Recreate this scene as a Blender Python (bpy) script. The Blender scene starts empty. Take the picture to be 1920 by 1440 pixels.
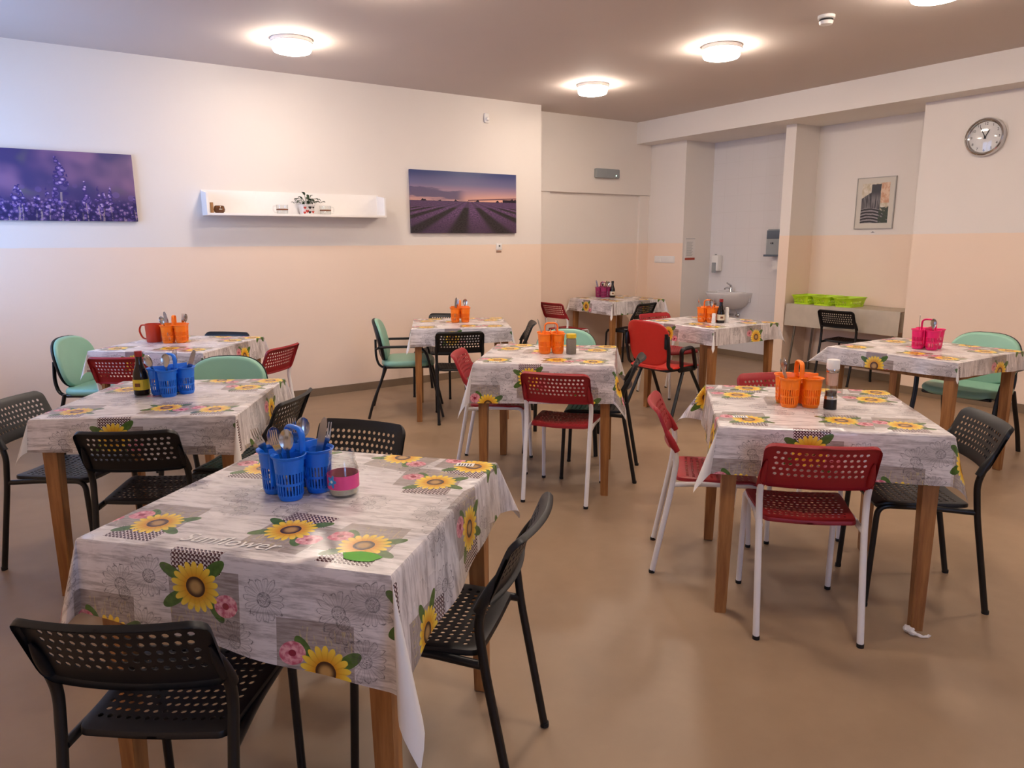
import bpy, bmesh, math, random
from math import sin, cos, pi, radians as R, sqrt, atan2
from mathutils import Vector, Matrix, noise

sc = bpy.context.scene
col = sc.collection

# ------------------------------------------------------------------ camera, world, light, exposure
EYE = 1.4515
cam_d = bpy.data.cameras.new('camera')
cam_d.sensor_width = 36.0
cam_d.lens = 1340.17 / 1920 * 36
cam_d.clip_start = 0.05
cam = bpy.data.objects.new('camera', cam_d)
col.objects.link(cam)
cam.matrix_world = (Matrix.Translation((0, 0, EYE)) @ Matrix.Rotation(R(-34.14), 4, 'Z')
                    @ Matrix.Rotation(R(90 - 11.2424), 4, 'X') @ Matrix.Rotation(R(-0.3143), 4, 'Z'))
sc.camera = cam

world = bpy.data.worlds.new('world')
sc.world = world
world.use_nodes = True
bg = world.node_tree.nodes['Background']
bg.inputs[0].default_value = (0.30, 0.52, 1.0, 1)
bg.inputs[1].default_value = 4.2

sc.view_settings.view_transform = 'Standard'
sc.view_settings.look = 'None'
sc.view_settings.gamma = 1.0
sc.view_settings.use_curve_mapping = False
sc.view_settings.exposure = 1.03

LAMP_POWER = 40.0          # emission strength of the round ceiling lamp diffusers
LAMP_COLOR = (1.0, 0.845, 0.71)
LAMPS = [(1.84, 5.58), (1.87, 4.02), (1.87, 2.40), (4.66, 3.97), (4.72, 5.56), (4.62, 2.36), (4.62, 0.7), (1.87, 0.7)]

# ------------------------------------------------------------------ node helper
class S:
    """a float socket with arithmetic"""
    def __init__(s, nt, sock): s.nt, s.sock = nt, sock
    def op(s, o, *a, clamp=False):
        n = s.nt.nodes.new('ShaderNodeMath'); n.operation = o; n.use_clamp = clamp
        for i, v in enumerate((s,) + a):
            if isinstance(v, S): s.nt.links.new(v.sock, n.inputs[i])
            else: n.inputs[i].default_value = float(v)
        return S(s.nt, n.outputs[0])
    def __add__(s, o): return s.op('ADD', o)
    __radd__ = __add__
    def __sub__(s, o): return s.op('SUBTRACT', o)
    def __rsub__(s, o): return (s * -1) + o
    def __mul__(s, o): return s.op('MULTIPLY', o)
    __rmul__ = __mul__
    def __truediv__(s, o): return s.op('DIVIDE', o)
    def lt(s, o): return s.op('LESS_THAN', o)
    def gt(s, o): return s.op('GREATER_THAN', o)
    def abs(s): return s.op('ABSOLUTE')
    def mn(s, o): return s.op('MINIMUM', o)
    def mx(s, o): return s.op('MAXIMUM', o)
    def sin(s): return s.op('SINE')
    def fract(s): return s.op('FRACT')
    def step(s, a, b):
        n = s.nt.nodes.new('ShaderNodeMapRange'); n.interpolation_type = 'SMOOTHSTEP'
        s.nt.links.new(s.sock, n.inputs[0]); n.inputs[1].default_value = a; n.inputs[2].default_value = b
        return S(s.nt, n.outputs[0])

class NT:
    def __init__(s, nt): s.nt = nt
    def n(s, t, **k):
        n = s.nt.nodes.new(t)
        for a, b in k.items(): setattr(n, a, b)
        return n
    def l(s, a, b): s.nt.links.new(a.sock if isinstance(a, S) else a, b)
    def xyz(s, vec):
        n = s.n('ShaderNodeSeparateXYZ'); s.l(vec, n.inputs[0]); return [S(s.nt, o) for o in n.outputs]
    def vec(s, x, y, z=0.0):
        n = s.n('ShaderNodeCombineXYZ')
        for i, v in enumerate((x, y, z)):
            if isinstance(v, S): s.l(v, n.inputs[i])
            else: n.inputs[i].default_value = v
        return n.outputs[0]
    def noise(s, vec, scale, detail=2.0, rough=0.5):
        n = s.n('ShaderNodeTexNoise'); s.l(vec, n.inputs['Vector']); n.inputs['Scale'].default_value = scale
        n.inputs['Detail'].default_value = detail; n.inputs['Roughness'].default_value = rough
        return S(s.nt, n.outputs[0])
    def voro(s, vec, scale):
        n = s.n('ShaderNodeTexVoronoi'); s.l(vec, n.inputs['Vector']); n.inputs['Scale'].default_value = scale
        return S(s.nt, n.outputs[0])
    def mix(s, f, a, b):
        n = s.n('ShaderNodeMix', data_type='RGBA')
        if isinstance(f, S): s.l(f, n.inputs[0])
        else: n.inputs[0].default_value = f
        for i, v in ((6, a), (7, b)):
            if isinstance(v, tuple): n.inputs[i].default_value = (*v[:3], 1)
            else: s.l(v, n.inputs[i])
        return n.outputs[2]
    def mixv(s, f, a, b):
        n = s.n('ShaderNodeMix', data_type='VECTOR')
        s.l(f, n.inputs[0]); 
        for i, v in ((4, a), (5, b)):
            if isinstance(v, tuple): n.inputs[i].default_value = v
            else: s.l(v, n.inputs[i])
        return n.outputs[1]

def lin(r, g, b):
    f = lambda c: (c / 255 / 12.92) if c <= 10 else ((c / 255 + 0.055) / 1.055) ** 2.4
    return (f(r), f(g), f(b))

def new_mat(name):
    m = bpy.data.materials.new(name); m.use_nodes = True
    nt = m.node_tree
    return m, NT(nt), nt.nodes['Principled BSDF']

def mat(name, rgb, rough=0.5, metal=0.0, spec=0.5, var=0.06, scale=30.0, bump=0.0, trans=0.0, coat=0.0, emit=None):
    m, t, p = new_mat(name)
    p.inputs['Roughness'].default_value = rough
    p.inputs['Metallic'].default_value = metal
    p.inputs['Specular IOR Level'].default_value = spec
    p.inputs['Transmission Weight'].default_value = trans
    p.inputs['Coat Weight'].default_value = coat
    tc = t.n('ShaderNodeTexCoord')
    nz = t.noise(tc.outputs['Object'], scale, 3)
    c = lin(*rgb)
    d = tuple(v * (1 - var) for v in c); e = tuple(min(1, v * (1 + var)) for v in c)
    t.l(t.mix(nz, d, e), p.inputs['Base Color'])
    if bump:
        b = t.n('ShaderNodeBump'); b.inputs['Strength'].default_value = bump; b.inputs['Distance'].default_value = 0.002
        t.l(nz, b.inputs['Height']); t.l(b.outputs[0], p.inputs['Normal'])
    if emit:
        p.inputs['Emission Color'].default_value = (*emit[0], 1); p.inputs['Emission Strength'].default_value = emit[1]
    return m

def wall_mat(name, dado_z, upper=(236, 229, 222), lower=(246, 223, 202)):
    m, t, p = new_mat(name)
    geo = t.n('ShaderNodeNewGeometry')
    x, y, z = t.xyz(geo.outputs['Position'])
    nz = t.noise(geo.outputs['Position'], 1.3, 4)
    edge = t.noise(geo.outputs['Position'], 12, 2)
    zz = z + (edge - 0.5) * 0.006
    cu, cl = lin(*upper), lin(*lower)
    up = t.mix(nz, tuple(v * 0.95 for v in cu), cu)
    lo = t.mix(nz, tuple(v * 0.94 for v in cl), cl)
    t.l(t.mix(zz.gt(dado_z), lo, up), p.inputs['Base Color'])
    p.inputs['Roughness'].default_value = 0.62
    p.inputs['Specular IOR Level'].default_value = 0.3
    b = t.n('ShaderNodeBump'); b.inputs['Strength'].default_value = 0.08; b.inputs['Distance'].default_value = 0.003
    t.l(t.noise(geo.outputs['Position'], 45, 3), b.inputs['Height']); t.l(b.outputs[0], p.inputs['Normal'])
    return m

M = {}
M['wall_low'] = wall_mat('paint_two_tone', 1.425)
M['wall_high'] = wall_mat('paint_two_tone_niche', 1.504)
M['white_paint'] = mat('white_paint', (232, 226, 220), 0.6, spec=0.3, var=0.03, scale=2)
M['ceiling'] = mat('ceiling_paint', (212, 200, 193), 0.8, spec=0.2, var=0.03, scale=1.2)
def tile_mat():
    m, t, p = new_mat('white_wall_tile')
    geo = t.n('ShaderNodeNewGeometry')
    x, y, z = t.xyz(geo.outputs['Position'])
    gz = ((z / 0.2).fract() - 0.5).abs().gt(0.49)
    gy = (((x + y) / 0.2).fract() - 0.5).abs().gt(0.49)
    t.l(t.mix(gz.mx(gy), lin(226, 222, 221), lin(219, 215, 213)), p.inputs['Base Color'])
    p.inputs['Roughness'].default_value = 0.3
    return m
M['tile'] = tile_mat()
def floor_mat():
    m, t, p = new_mat('brown_poured_floor')
    geo = t.n('ShaderNodeNewGeometry')
    a = t.noise(geo.outputs['Position'], 0.9, 5, 0.6)
    b = t.noise(geo.outputs['Position'], 7, 4, 0.6)
    f = (a * 0.7 + b * 0.3).step(0.3, 0.72)
    t.l(t.mix(f, lin(144, 119, 94), lin(160, 134, 107)), p.inputs['Base Color'])
    r = a * 0.16 + 0.33
    t.l(r, p.inputs['Roughness'])
    p.inputs['Specular IOR Level'].default_value = 0.5
    bp = t.n('ShaderNodeBump'); bp.inputs['Strength'].default_value = 0.05; bp.inputs['Distance'].default_value = 0.01
    t.l(b, bp.inputs['Height']); t.l(bp.outputs[0], p.inputs['Normal'])
    return m
M['floor'] = floor_mat()
M['baseboard'] = mat('brown_skirting', (128, 108, 86), 0.5, var=0.05)
M['black_plastic'] = mat('black_plastic', (15, 15, 18), 0.42, spec=0.45, var=0.15, scale=60, bump=0.05)
M['black_metal'] = mat('black_metal', (14, 14, 16), 0.38, spec=0.5)
M['red_plastic'] = mat('red_plastic', (158, 32, 38), 0.45, spec=0.4, var=0.08, scale=60, bump=0.05)
M['white_metal'] = mat('white_metal', (236, 232, 230), 0.35, var=0.02)
M['black_rubber'] = mat('black_rubber', (18, 18, 18), 0.7)
M['mint_vinyl'] = mat('mint_vinyl', (140, 188, 164), 0.38, spec=0.5, var=0.05, scale=12)
M['coral_plastic'] = mat('coral_red_plastic', (206, 44, 32), 0.42, var=0.05)
M['steel'] = mat('cutlery_steel', (190, 188, 186), 0.22, metal=1.0, var=0.04)
M['chrome'] = mat('chrome', (205, 205, 206), 0.12, metal=1.0, var=0.02)
M['blue_plastic'] = mat('blue_plastic', (22, 112, 224), 0.35, var=0.05)
M['orange_plastic'] = mat('orange_plastic', (255, 126, 14), 0.35, var=0.05)
M['pink_plastic'] = mat('pink_plastic', (236, 28, 112), 0.35, var=0.05)
M['plum_plastic'] = mat('plum_plastic', (160, 44, 98), 0.35, var=0.05)
M['lime_plastic'] = mat('lime_plastic', (184, 222, 30), 0.4, var=0.04)
M['white_plastic'] = mat('white_plastic', (236, 234, 230), 0.35, var=0.02)
M['grey_plastic'] = mat('grey_plastic', (150, 156, 158), 0.3, var=0.04)
M['smoke_plastic'] = mat('smoked_plastic', (92, 104, 118), 0.2, var=0.05)
M['ceramic'] = mat('white_ceramic', (226, 222, 220), 0.15, var=0.02)
M['dark_glass'] = mat('dark_brown_glass', (24, 12, 8), 0.12, var=0.1)
M['brown_glass'] = mat('brown_votive_glass', (96, 56, 24), 0.15, var=0.3, scale=60)
M['yellow_label'] = mat('yellow_label', (222, 192, 40), 0.5, var=0.1, scale=50)
M['dark_ink'] = mat('dark_ink', (30, 26, 24), 0.6)
M['brown_ink'] = mat('brown_ink', (120, 66, 30), 0.6)
M['red_cap'] = mat('red_cap', (150, 30, 28), 0.4)
M['yellow_cap'] = mat('yellow_cap', (226, 190, 40), 0.4)
M['cream_label'] = mat('cream_label', (220, 206, 180), 0.5)
M['terracotta'] = mat('terracotta_red_plastic', (196, 58, 26), 0.4, var=0.05)
M['leaf'] = mat('green_leaf', (38, 62, 34), 0.45, var=0.4, scale=40)
M['soil'] = mat('potting_soil', (52, 36, 26), 0.9, var=0.4, scale=90)
M['paper'] = mat('white_paper', (232, 228, 224), 0.7, var=0.02)
M['red_ink'] = mat('red_print', (176, 70, 48), 0.7)
M['shelf_white'] = mat('white_shelf_board', (244, 240, 236), 0.4, var=0.02)
M['pink_band'] = mat('pink_band', (226, 74, 140), 0.5, var=0.08)
M['blue_sticker'] = mat('blue_sticker', (60, 150, 214), 0.5)
M['sugar'] = mat('pale_sugar', (196, 186, 160), 0.8, var=0.2, scale=200)
M['pepper'] = mat('peppercorns', (66, 46, 36), 0.7, var=0.5, scale=300)
M['salt'] = mat('pink_salt', (222, 180, 158), 0.7, var=0.15, scale=300)
M['grey_spice'] = mat('grey_spice', (122, 112, 98), 0.7, var=0.2, scale=200)
M['white_print'] = mat('white_print', (240, 236, 232), 0.6)
M['green_sticker'] = mat('green_sticker', (96, 186, 48), 0.6)
M['silver_frame'] = mat('silver_frame', (168, 164, 156), 0.4, metal=0.3)
M['mat_board'] = mat('passepartout', (214, 208, 196), 0.8, var=0.02)
M['taupe_cloth'] = mat('plain_grey_beige_cloth', (188, 176, 158), 0.6, var=0.16, scale=9)
M['tube_steel'] = mat('grey_tube_steel', (140, 134, 124), 0.3, metal=0.7)
def wood_mat():
    m, t, p = new_mat('beech_wood')
    tc = t.n('ShaderNodeTexCoord')
    mp = t.n('ShaderNodeMapping'); mp.inputs['Scale'].default_value = (18, 18, 1.6)
    t.l(tc.outputs['Object'], mp.inputs[0])
    a = t.noise(mp.outputs[0], 2.2, 5, 0.6)
    t.l(t.mix(a.step(0.3, 0.7), lin(134, 86, 45), lin(172, 120, 68)), p.inputs['Base Color'])
    p.inputs['Roughness'].default_value = 0.42
    return m
M['wood'] = wood_mat()
M['small_wood'] = mat('raw_wood_block', (160, 116, 72), 0.6, var=0.2)
def glass_mat(name, tint, alpha=0.18):
    m, t, p = new_mat(name)
    nt = m.node_tree
    tr = t.n('ShaderNodeBsdfTransparent'); tr.inputs[0].default_value = (*tint, 1)
    gl = t.n('ShaderNodeBsdfGlossy'); gl.inputs['Roughness'].default_value = 0.05
    fr = t.n('ShaderNodeLayerWeight'); fr.inputs[0].default_value = 0.5
    mx = t.n('ShaderNodeMixShader')
    f = S(nt, fr.outputs[1]).op('POWER', 3.0) * 0.6 + alpha * 0.28
    t.l(f, mx.inputs[0]); t.l(tr.outputs[0], mx.inputs[1]); t.l(gl.outputs[0], mx.inputs[2])
    t.l(mx.outputs[0], nt.nodes['Material Output'].inputs[0])
    return m
M['glass'] = glass_mat('clear_glass', (0.97, 0.98, 0.98))
M['pane'] = glass_mat('window_pane', (0.97, 0.98, 0.98))
M['lamp_glow'] = mat('lamp_diffuser', (255, 244, 232), 0.5, emit=(LAMP_COLOR, LAMP_POWER))
M['led'] = mat('indicator_light', (200, 255, 220), 0.5, emit=((0.7, 1, 0.85), 3.0))

def cloth_mat():
    """printed oilcloth: grey washed-wood ground, sunflower posies on taupe patches, houndstooth squares, pencil drawn flowers"""
    m, t, p = new_mat('sunflower_oilcloth')
    nt = m.node_tree
    uv = t.n('ShaderNodeUVMap').outputs[0]
    u, v, _ = t.xyz(uv)
    # washed wood ground
    st = t.vec(u * 2.2, v * 14.0)
    g1 = t.noise(st, 3.2, 6, 0.68)
    g2 = t.noise(t.vec(u * 6, v * 60), 3.0, 4, 0.6)
    g3 = t.noise(t.vec(u * 0.9, v * 1.4), 4.0, 3)
    ground = t.mix((g1 * 0.75 + g2 * 0.25).step(0.36, 0.56), lin(172, 163, 161), lin(230, 223, 221))
    ground = t.mix(g3.step(0.55, 0.70) * 0.5, ground, lin(158, 149, 146))
    PU, PV = 0.56, 1.24
    def nearest(cs, kdist=1.0):
        best = None
        for (cx, cy, ang, kind) in cs:
            n = t.n('ShaderNodeVectorMath', operation='SUBTRACT'); t.l(uv, n.inputs[0]); n.inputs[1].default_value = (cx, cy, 0)
            w = t.n('ShaderNodeVectorMath', operation='WRAP'); t.l(n.outputs[0], w.inputs[0])
            w.inputs[1].default_value = (PU / 2, PV / 2, 1); w.inputs[2].default_value = (-PU / 2, -PV / 2, -1)
            d = t.n('ShaderNodeVectorMath', operation='LENGTH'); t.l(w.outputs[0], d.inputs[0])
            ds = S(nt, d.outputs[1])
            info = (ang, kind, 0.0)
            if best is None: best = (ds, w.outputs[0], None, info)
            else:
                c = ds.lt(best[0])
                prm = best[2] if best[2] is not None else best[3]
                best = (ds.mn(best[0]), t.mixv(c, best[1], w.outputs[0]), t.mixv(c, prm, info), info)
        return best
    # posies (u, v, rotation, kind 0/1)
    d, w, prm, _ = nearest([(0.278, -0.275, 0.0, 0), (0.065, -0.234, 3.05, 1), (0.281, 0.18, 0.08, 1), (0.094, 0.38, 2.9, 1),
                            (0.345, 0.345, -0.1, 0), (-0.078, -0.484, 3.14, 0), (0.245, -0.64, 0.0, 1), (-0.06, 0.10, 1.57, 1)])
    ang, kind, _z = t.xyz(prm)
    x0, y0, _z = t.xyz(w)
    ca, sa = ang.op('COSINE'), ang.sin()
    x = x0 * ca + y0 * sa
    y = y0 * ca - x0 * sa
    wob = (t.noise(uv, 40, 2) - 0.5) * 0.012
    def rect(a0, a1, b0, b1): return (x.gt(a0) * x.lt(a1)) * (y.gt(b0) * y.lt(b1))
    colr = ground
    # taupe patch
    patch = rect(-0.115, 0.070, -0.045, 0.115)
    pt = t.mix(t.noise(t.vec(u * 4, v * 30), 6, 4).step(0.35, 0.65), lin(132, 118, 112), lin(168, 155, 148))
    colr = t.mix(patch * 0.85, colr, pt)
    # dried stalks over the patch
    stalk = (t.noise(t.vec(u * 60, v * 12), 3, 2)).step(0.55, 0.66) * rect(-0.06, 0.07, 0.02, 0.10)
    colr = t.mix(stalk * 0.8, colr, lin(196, 178, 136))
    # houndstooth square
    hx = x * 95.0; hy = y * 95.0
    sq = ((hx.fract().gt(0.5) - hy.fract().gt(0.5)).abs())
    dg = (hx + hy).fract().gt(0.5)
    hound = sq.mx(dg * hx.fract().gt(0.5))
    inh = rect(-0.07, 0.06, -0.10, -0.035)
    colr = t.mix(inh, colr, t.mix(hound, lin(228, 220, 216), lin(78, 36, 42)))
    # leaves
    def ell(cx, cy, a, b, rot):
        c, s_ = cos(rot), sin(rot)
        dx, dy = x - cx, y - cy
        e1 = (dx * c + dy * s_) / a; e2 = (dy * c - dx * s_) / b
        return (e1 * e1 + e2 * e2 + wob * 18).op('SQRT')
    leafv = t.mix(t.noise(uv, 60, 2), lin(40, 74, 30), lin(104, 136, 62))
    lm = ell(0.058, 0.034, 0.034, 0.015, 0.6).mn(ell(0.060, -0.030, 0.036, 0.014, -0.5)).mn(ell(-0.050, -0.045, 0.036, 0.015, 0.7)).mn(ell(-0.052, 0.052, 0.030, 0.014, 2.2)).lt(1.0)
    colr = t.mix(lm, colr, leafv)
    # pink blossom
    pk = ell(-0.078, 0.036, 0.032, 0.027, 0.3)
    colr = t.mix(pk.lt(1.0), colr, t.mix(t.noise(uv, 90, 2).step(0.3, 0.7), lin(196, 92, 112), lin(240, 178, 184)))
    colr = t.mix(ell(-0.078, 0.036, 0.009, 0.008, 0.0).lt(1.0), colr, lin(150, 40, 60))
    # sunflower
    r = (x * x + y * y).op('SQRT')
    th = y.op('ARCTAN2', x)
    pet = ((th * 9.0).sin().abs()).op('POWER', 0.6)
    rad = pet * 0.018 + 0.044 + wob
    flower = r.lt(rad)
    vein = ((th * 36.0).sin() * 0.5 + 0.5) * 0.35
    yel = t.mix(r.step(0.02, 0.06), lin(222, 150, 30), lin(250, 216, 72))
    yel = t.mix(vein * pet.lt(0.75), yel, lin(196, 136, 24))
    colr = t.mix(flower, colr, yel)
    disc = t.mix(r.step(0.008, 0.022), lin(190, 148, 86), lin(74, 44, 24))
    colr = t.mix(r.lt(0.025), colr, disc)
    # pencil drawn flowers away from the posies
    d2, w2, prm2, _ = nearest([(0.0, -0.12, 0.3, 0), (0.17, -0.02, 1.0, 0), (0.40, 0.02, 0.5, 0), (-0.20, -0.05, 0.2, 0), (0.18, 0.27, 2.0, 0), (0.42, -0.14, 1.2, 0),
                            (-0.02, 0.24, 1.7, 0), (0.10, -0.49, 0.9, 0), (-0.20, -0.47, 0.1, 0), (0.28, -0.50, 2.2, 0), (-0.27, -0.52, 0.6, 0), (0.34, -0.60, 1.5, 0), (0.02, -0.60, 1.1, 0), (0.08, 0.55, 0.4, 0)])
    xx, yy, _z = t.xyz(w2)
    rr = (xx * xx + yy * yy).op('SQRT')
    tt = yy.op('ARCTAN2', xx)
    wob2 = (t.noise(uv, 55, 3) - 0.5) * 0.02
    jag = t.noise(t.vec(tt * 1.3, 0.5), 3.0, 2)
    edge = ((tt * 7.5).sin().abs()).op('POWER', 0.45) * 0.020 + 0.030 + (jag - 0.5) * 0.020 + wob2
    pen = t.noise(uv, 120, 2).step(0.35, 0.62) * 0.5 + 0.5
    line = ((rr - edge).abs().lt(0.0014)).mx((rr.lt(edge)) * ((tt * 7.5).sin().abs().lt(0.10)) * rr.gt(0.016))
    line = line.mx((rr - 0.016).abs().lt(0.0016)).mx(rr.lt(0.016) * t.noise(uv, 400, 1).gt(0.50))
    shade = rr.lt(edge) * ((tt * 30.0 + wob2 * 200).sin().gt(0.55)) * rr.lt(0.045) * 0.35
    shade = shade.mx(rr.lt(edge + 0.006) * 0.10)
    colr = t.mix((line * pen).mx(shade) * r.gt(0.072) * 0.8, colr, lin(92, 86, 88))
    # white back of the oilcloth
    geo = t.n('ShaderNodeNewGeometry')
    bk = S(nt, geo.outputs['Backfacing'])
    colr = t.mix(bk, colr, lin(226, 220, 214))
    t.l(colr, p.inputs['Base Color'])
    rg = bk * 0.3 + 0.27 + (g3 - 0.5) * 0.1
    t.l(rg, p.inputs['Roughness'])
    p.inputs['Specular IOR Level'].default_value = 0.5
    return m
M['cloth'] = cloth_mat()

# ------------------------------------------------------------------ mesh helpers
def tag(o, label=None, cat=None, group=None, kind=None):
    if label: o['label'] = label
    if cat: o['category'] = cat
    if group: o['group'] = group
    if kind: o['kind'] = kind
    return o

def obj(name, bm, m, parent=None, smooth=True, loc=None, rotz=None, recalc=True):
    me = bpy.data.meshes.new(name)
    if recalc: bmesh.ops.recalc_face_normals(bm, faces=bm.faces)
    bm.to_mesh(me); bm.free()
    for mm in (m if isinstance(m, list) else [m]): me.materials.append(mm)
    if smooth:
        me.polygons.foreach_set('use_smooth', [True] * len(me.polygons))
        if hasattr(me, 'set_sharp_from_angle'): me.set_sharp_from_angle(angle=R(38))
    o = bpy.data.objects.new(name, me); col.objects.link(o)
    if parent: o.parent = parent
    if loc: o.location = loc
    if rotz is not None: o.rotation_euler = (0, 0, rotz)
    return o

def thing(name, label, cat, loc=(0, 0, 0), rotz=0.0, group=None):
    o = bpy.data.objects.new(name, None); o.empty_display_size = 0.1
    col.objects.link(o); o.location = loc; o.rotation_euler = (0, 0, rotz)
    return tag(o, label, cat, group)

def children(o): return [c for c in bpy.data.objects if c.parent == o]
KIDS = {}
def dup(root, loc, rotz, label, group=None):
    r = root.copy(); col.objects.link(r); r.location = loc; r.rotation_euler = (0, 0, rotz); r['label'] = label
    if group: r['group'] = group
    if root.name not in KIDS: KIDS[root.name] = [(c, children(c)) for c in children(root)]
    for c, gs in KIDS[root.name]:
        k = c.copy(); col.objects.link(k); k.parent = r
        for g in gs:
            q = g.copy(); col.objects.link(q); q.parent = k
    return r

def box(bm, x0, x1, y0, y1, z0, z1, bev=0.0, mi=0, mx=None):
    vs = [bm.verts.new((x, y, z)) for z in (z0, z1) for y in (y0, y1) for x in (x0, x1)]
    fs = [bm.faces.new([vs[i] for i in f]) for f in ((0, 2, 3, 1), (4, 5, 7, 6), (0, 1, 5, 4), (2, 6, 7, 3), (0, 4, 6, 2), (1, 3, 7, 5))]
    for f in fs: f.material_index = mi
    if mx is not None: bmesh.ops.transform(bm, matrix=mx, verts=vs)
    if bev:
        es = list({e for f in fs for e in f.edges})
        bmesh.ops.bevel(bm, geom=es, offset=bev, segments=2, affect='EDGES', profile=0.5)
    return bm

def NB(): return bmesh.new()

def smooth_path(pts, n=6):
    P = [Vector(p) for p in pts]
    if len(P) < 3: return P
    out = []
    for i in range(len(P) - 1):
        a = P[i - 1] if i else P[i] * 2 - P[i + 1]
        b, c = P[i], P[i + 1]
        d = P[i + 2] if i + 2 < len(P) else P[i + 1] * 2 - P[i]
        for k in range(n):
            t = k / n
            out.append(0.5 * ((2 * b) + (c - a) * t + (2 * a - 5 * b + 4 * c - d) * t * t + (3 * b - a - 3 * c + d) * t ** 3))
    out.append(P[-1])
    return out

def fillet(pts, rad, n=5):
    P = [Vector(p) for p in pts]; out = [P[0]]
    for i in range(1, len(P) - 1):
        a, b, c = P[i - 1], P[i], P[i + 1]
        r = min(rad, (a - b).length * 0.49, (c - b).length * 0.49)
        s, e = b + (a - b).normalized() * r, b + (c - b).normalized() * r
        for k in range(n + 1):
            t = k / n
            out.append(s * (1 - t) ** 2 + b * 2 * t * (1 - t) + e * t * t)
    out.append(P[-1])
    return out

def tube(bm, pts, r, seg=10, rx=None, closed=False, mi=0):
    P = [Vector(p) for p in pts]; n = len(P)
    T = []
    for i in range(n):
        a = P[i - 1] if (i or closed) else P[i]; b = P[(i + 1) % n] if (i < n - 1 or closed) else P[i]
        T.append((b - a).normalized())
    up = Vector((0, 0, 1)) if abs(T[0].z) < 0.9 else Vector((0, 1, 0))
    N = (up - T[0] * up.dot(T[0])).normalized()
    rings = []
    for i in range(n):
        N = (N - T[i] * N.dot(T[i])).normalized(); B = T[i].cross(N)
        ri = r[i] if isinstance(r, (list, tuple)) else r
        rb = (rx if rx else ri)
        rings.append([bm.verts.new(P[i] + N * (cos(a) * ri) + B * (sin(a) * rb)) for a in [2 * pi * k / seg for k in range(seg)]])
    for i in range(n if closed else n - 1):
        A, C = rings[i], rings[(i + 1) % n]
        for k in range(seg):
            bm.faces.new((A[k], A[(k + 1) % seg], C[(k + 1) % seg], C[k])).material_index = mi
    if not closed:
        bm.faces.new(rings[0][::-1]).material_index = mi; bm.faces.new(rings[-1]).material_index = mi
    return bm

def lathe(bm, prof, seg=24, cx=0.0, cy=0.0, mi=None, cap=True):
    """prof: list of (r, z) or (r, z, material)"""
    rings = []
    for q in prof:
        r, z = q[0], q[1]
        rings.append([bm.verts.new((cx + r * cos(2 * pi * k / seg), cy + r * sin(2 * pi * k / seg), z)) for k in range(seg)] if r > 1e-6 else [bm.verts.new((cx, cy, z))])
    for i in range(len(prof) - 1):
        A, B = rings[i], rings[i + 1]
        m_ = prof[i + 1][2] if len(prof[i + 1]) > 2 else 0
        for k in range(seg):
            k2 = (k + 1) % seg
            vs = [A[k % len(A)], A[k2 % len(A)], B[k2 % len(B)], B[k % len(B)]]
            u = []
            for q in vs:
                if q not in u: u.append(q)
            if len(u) > 2: bm.faces.new(u).material_index = m_
    if cap:
        for rr in (rings[0][::-1], rings[-1]):
            if len(rr) > 2: bm.faces.new(rr)
    return bm

def prism(bm, poly, z0, z1, mi=None):
    lo = [bm.verts.new((x, y, z0)) for x, y in poly]; hi = [bm.verts.new((x, y, z1)) for x, y in poly]
    n = len(poly)
    for i in range(n):
        f = bm.faces.new((lo[i], lo[(i + 1) % n], hi[(i + 1) % n], hi[i]))
        if mi: f.material_index = mi[i]
    bm.faces.new(lo[::-1]); bm.faces.new(hi)
    return bm

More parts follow.
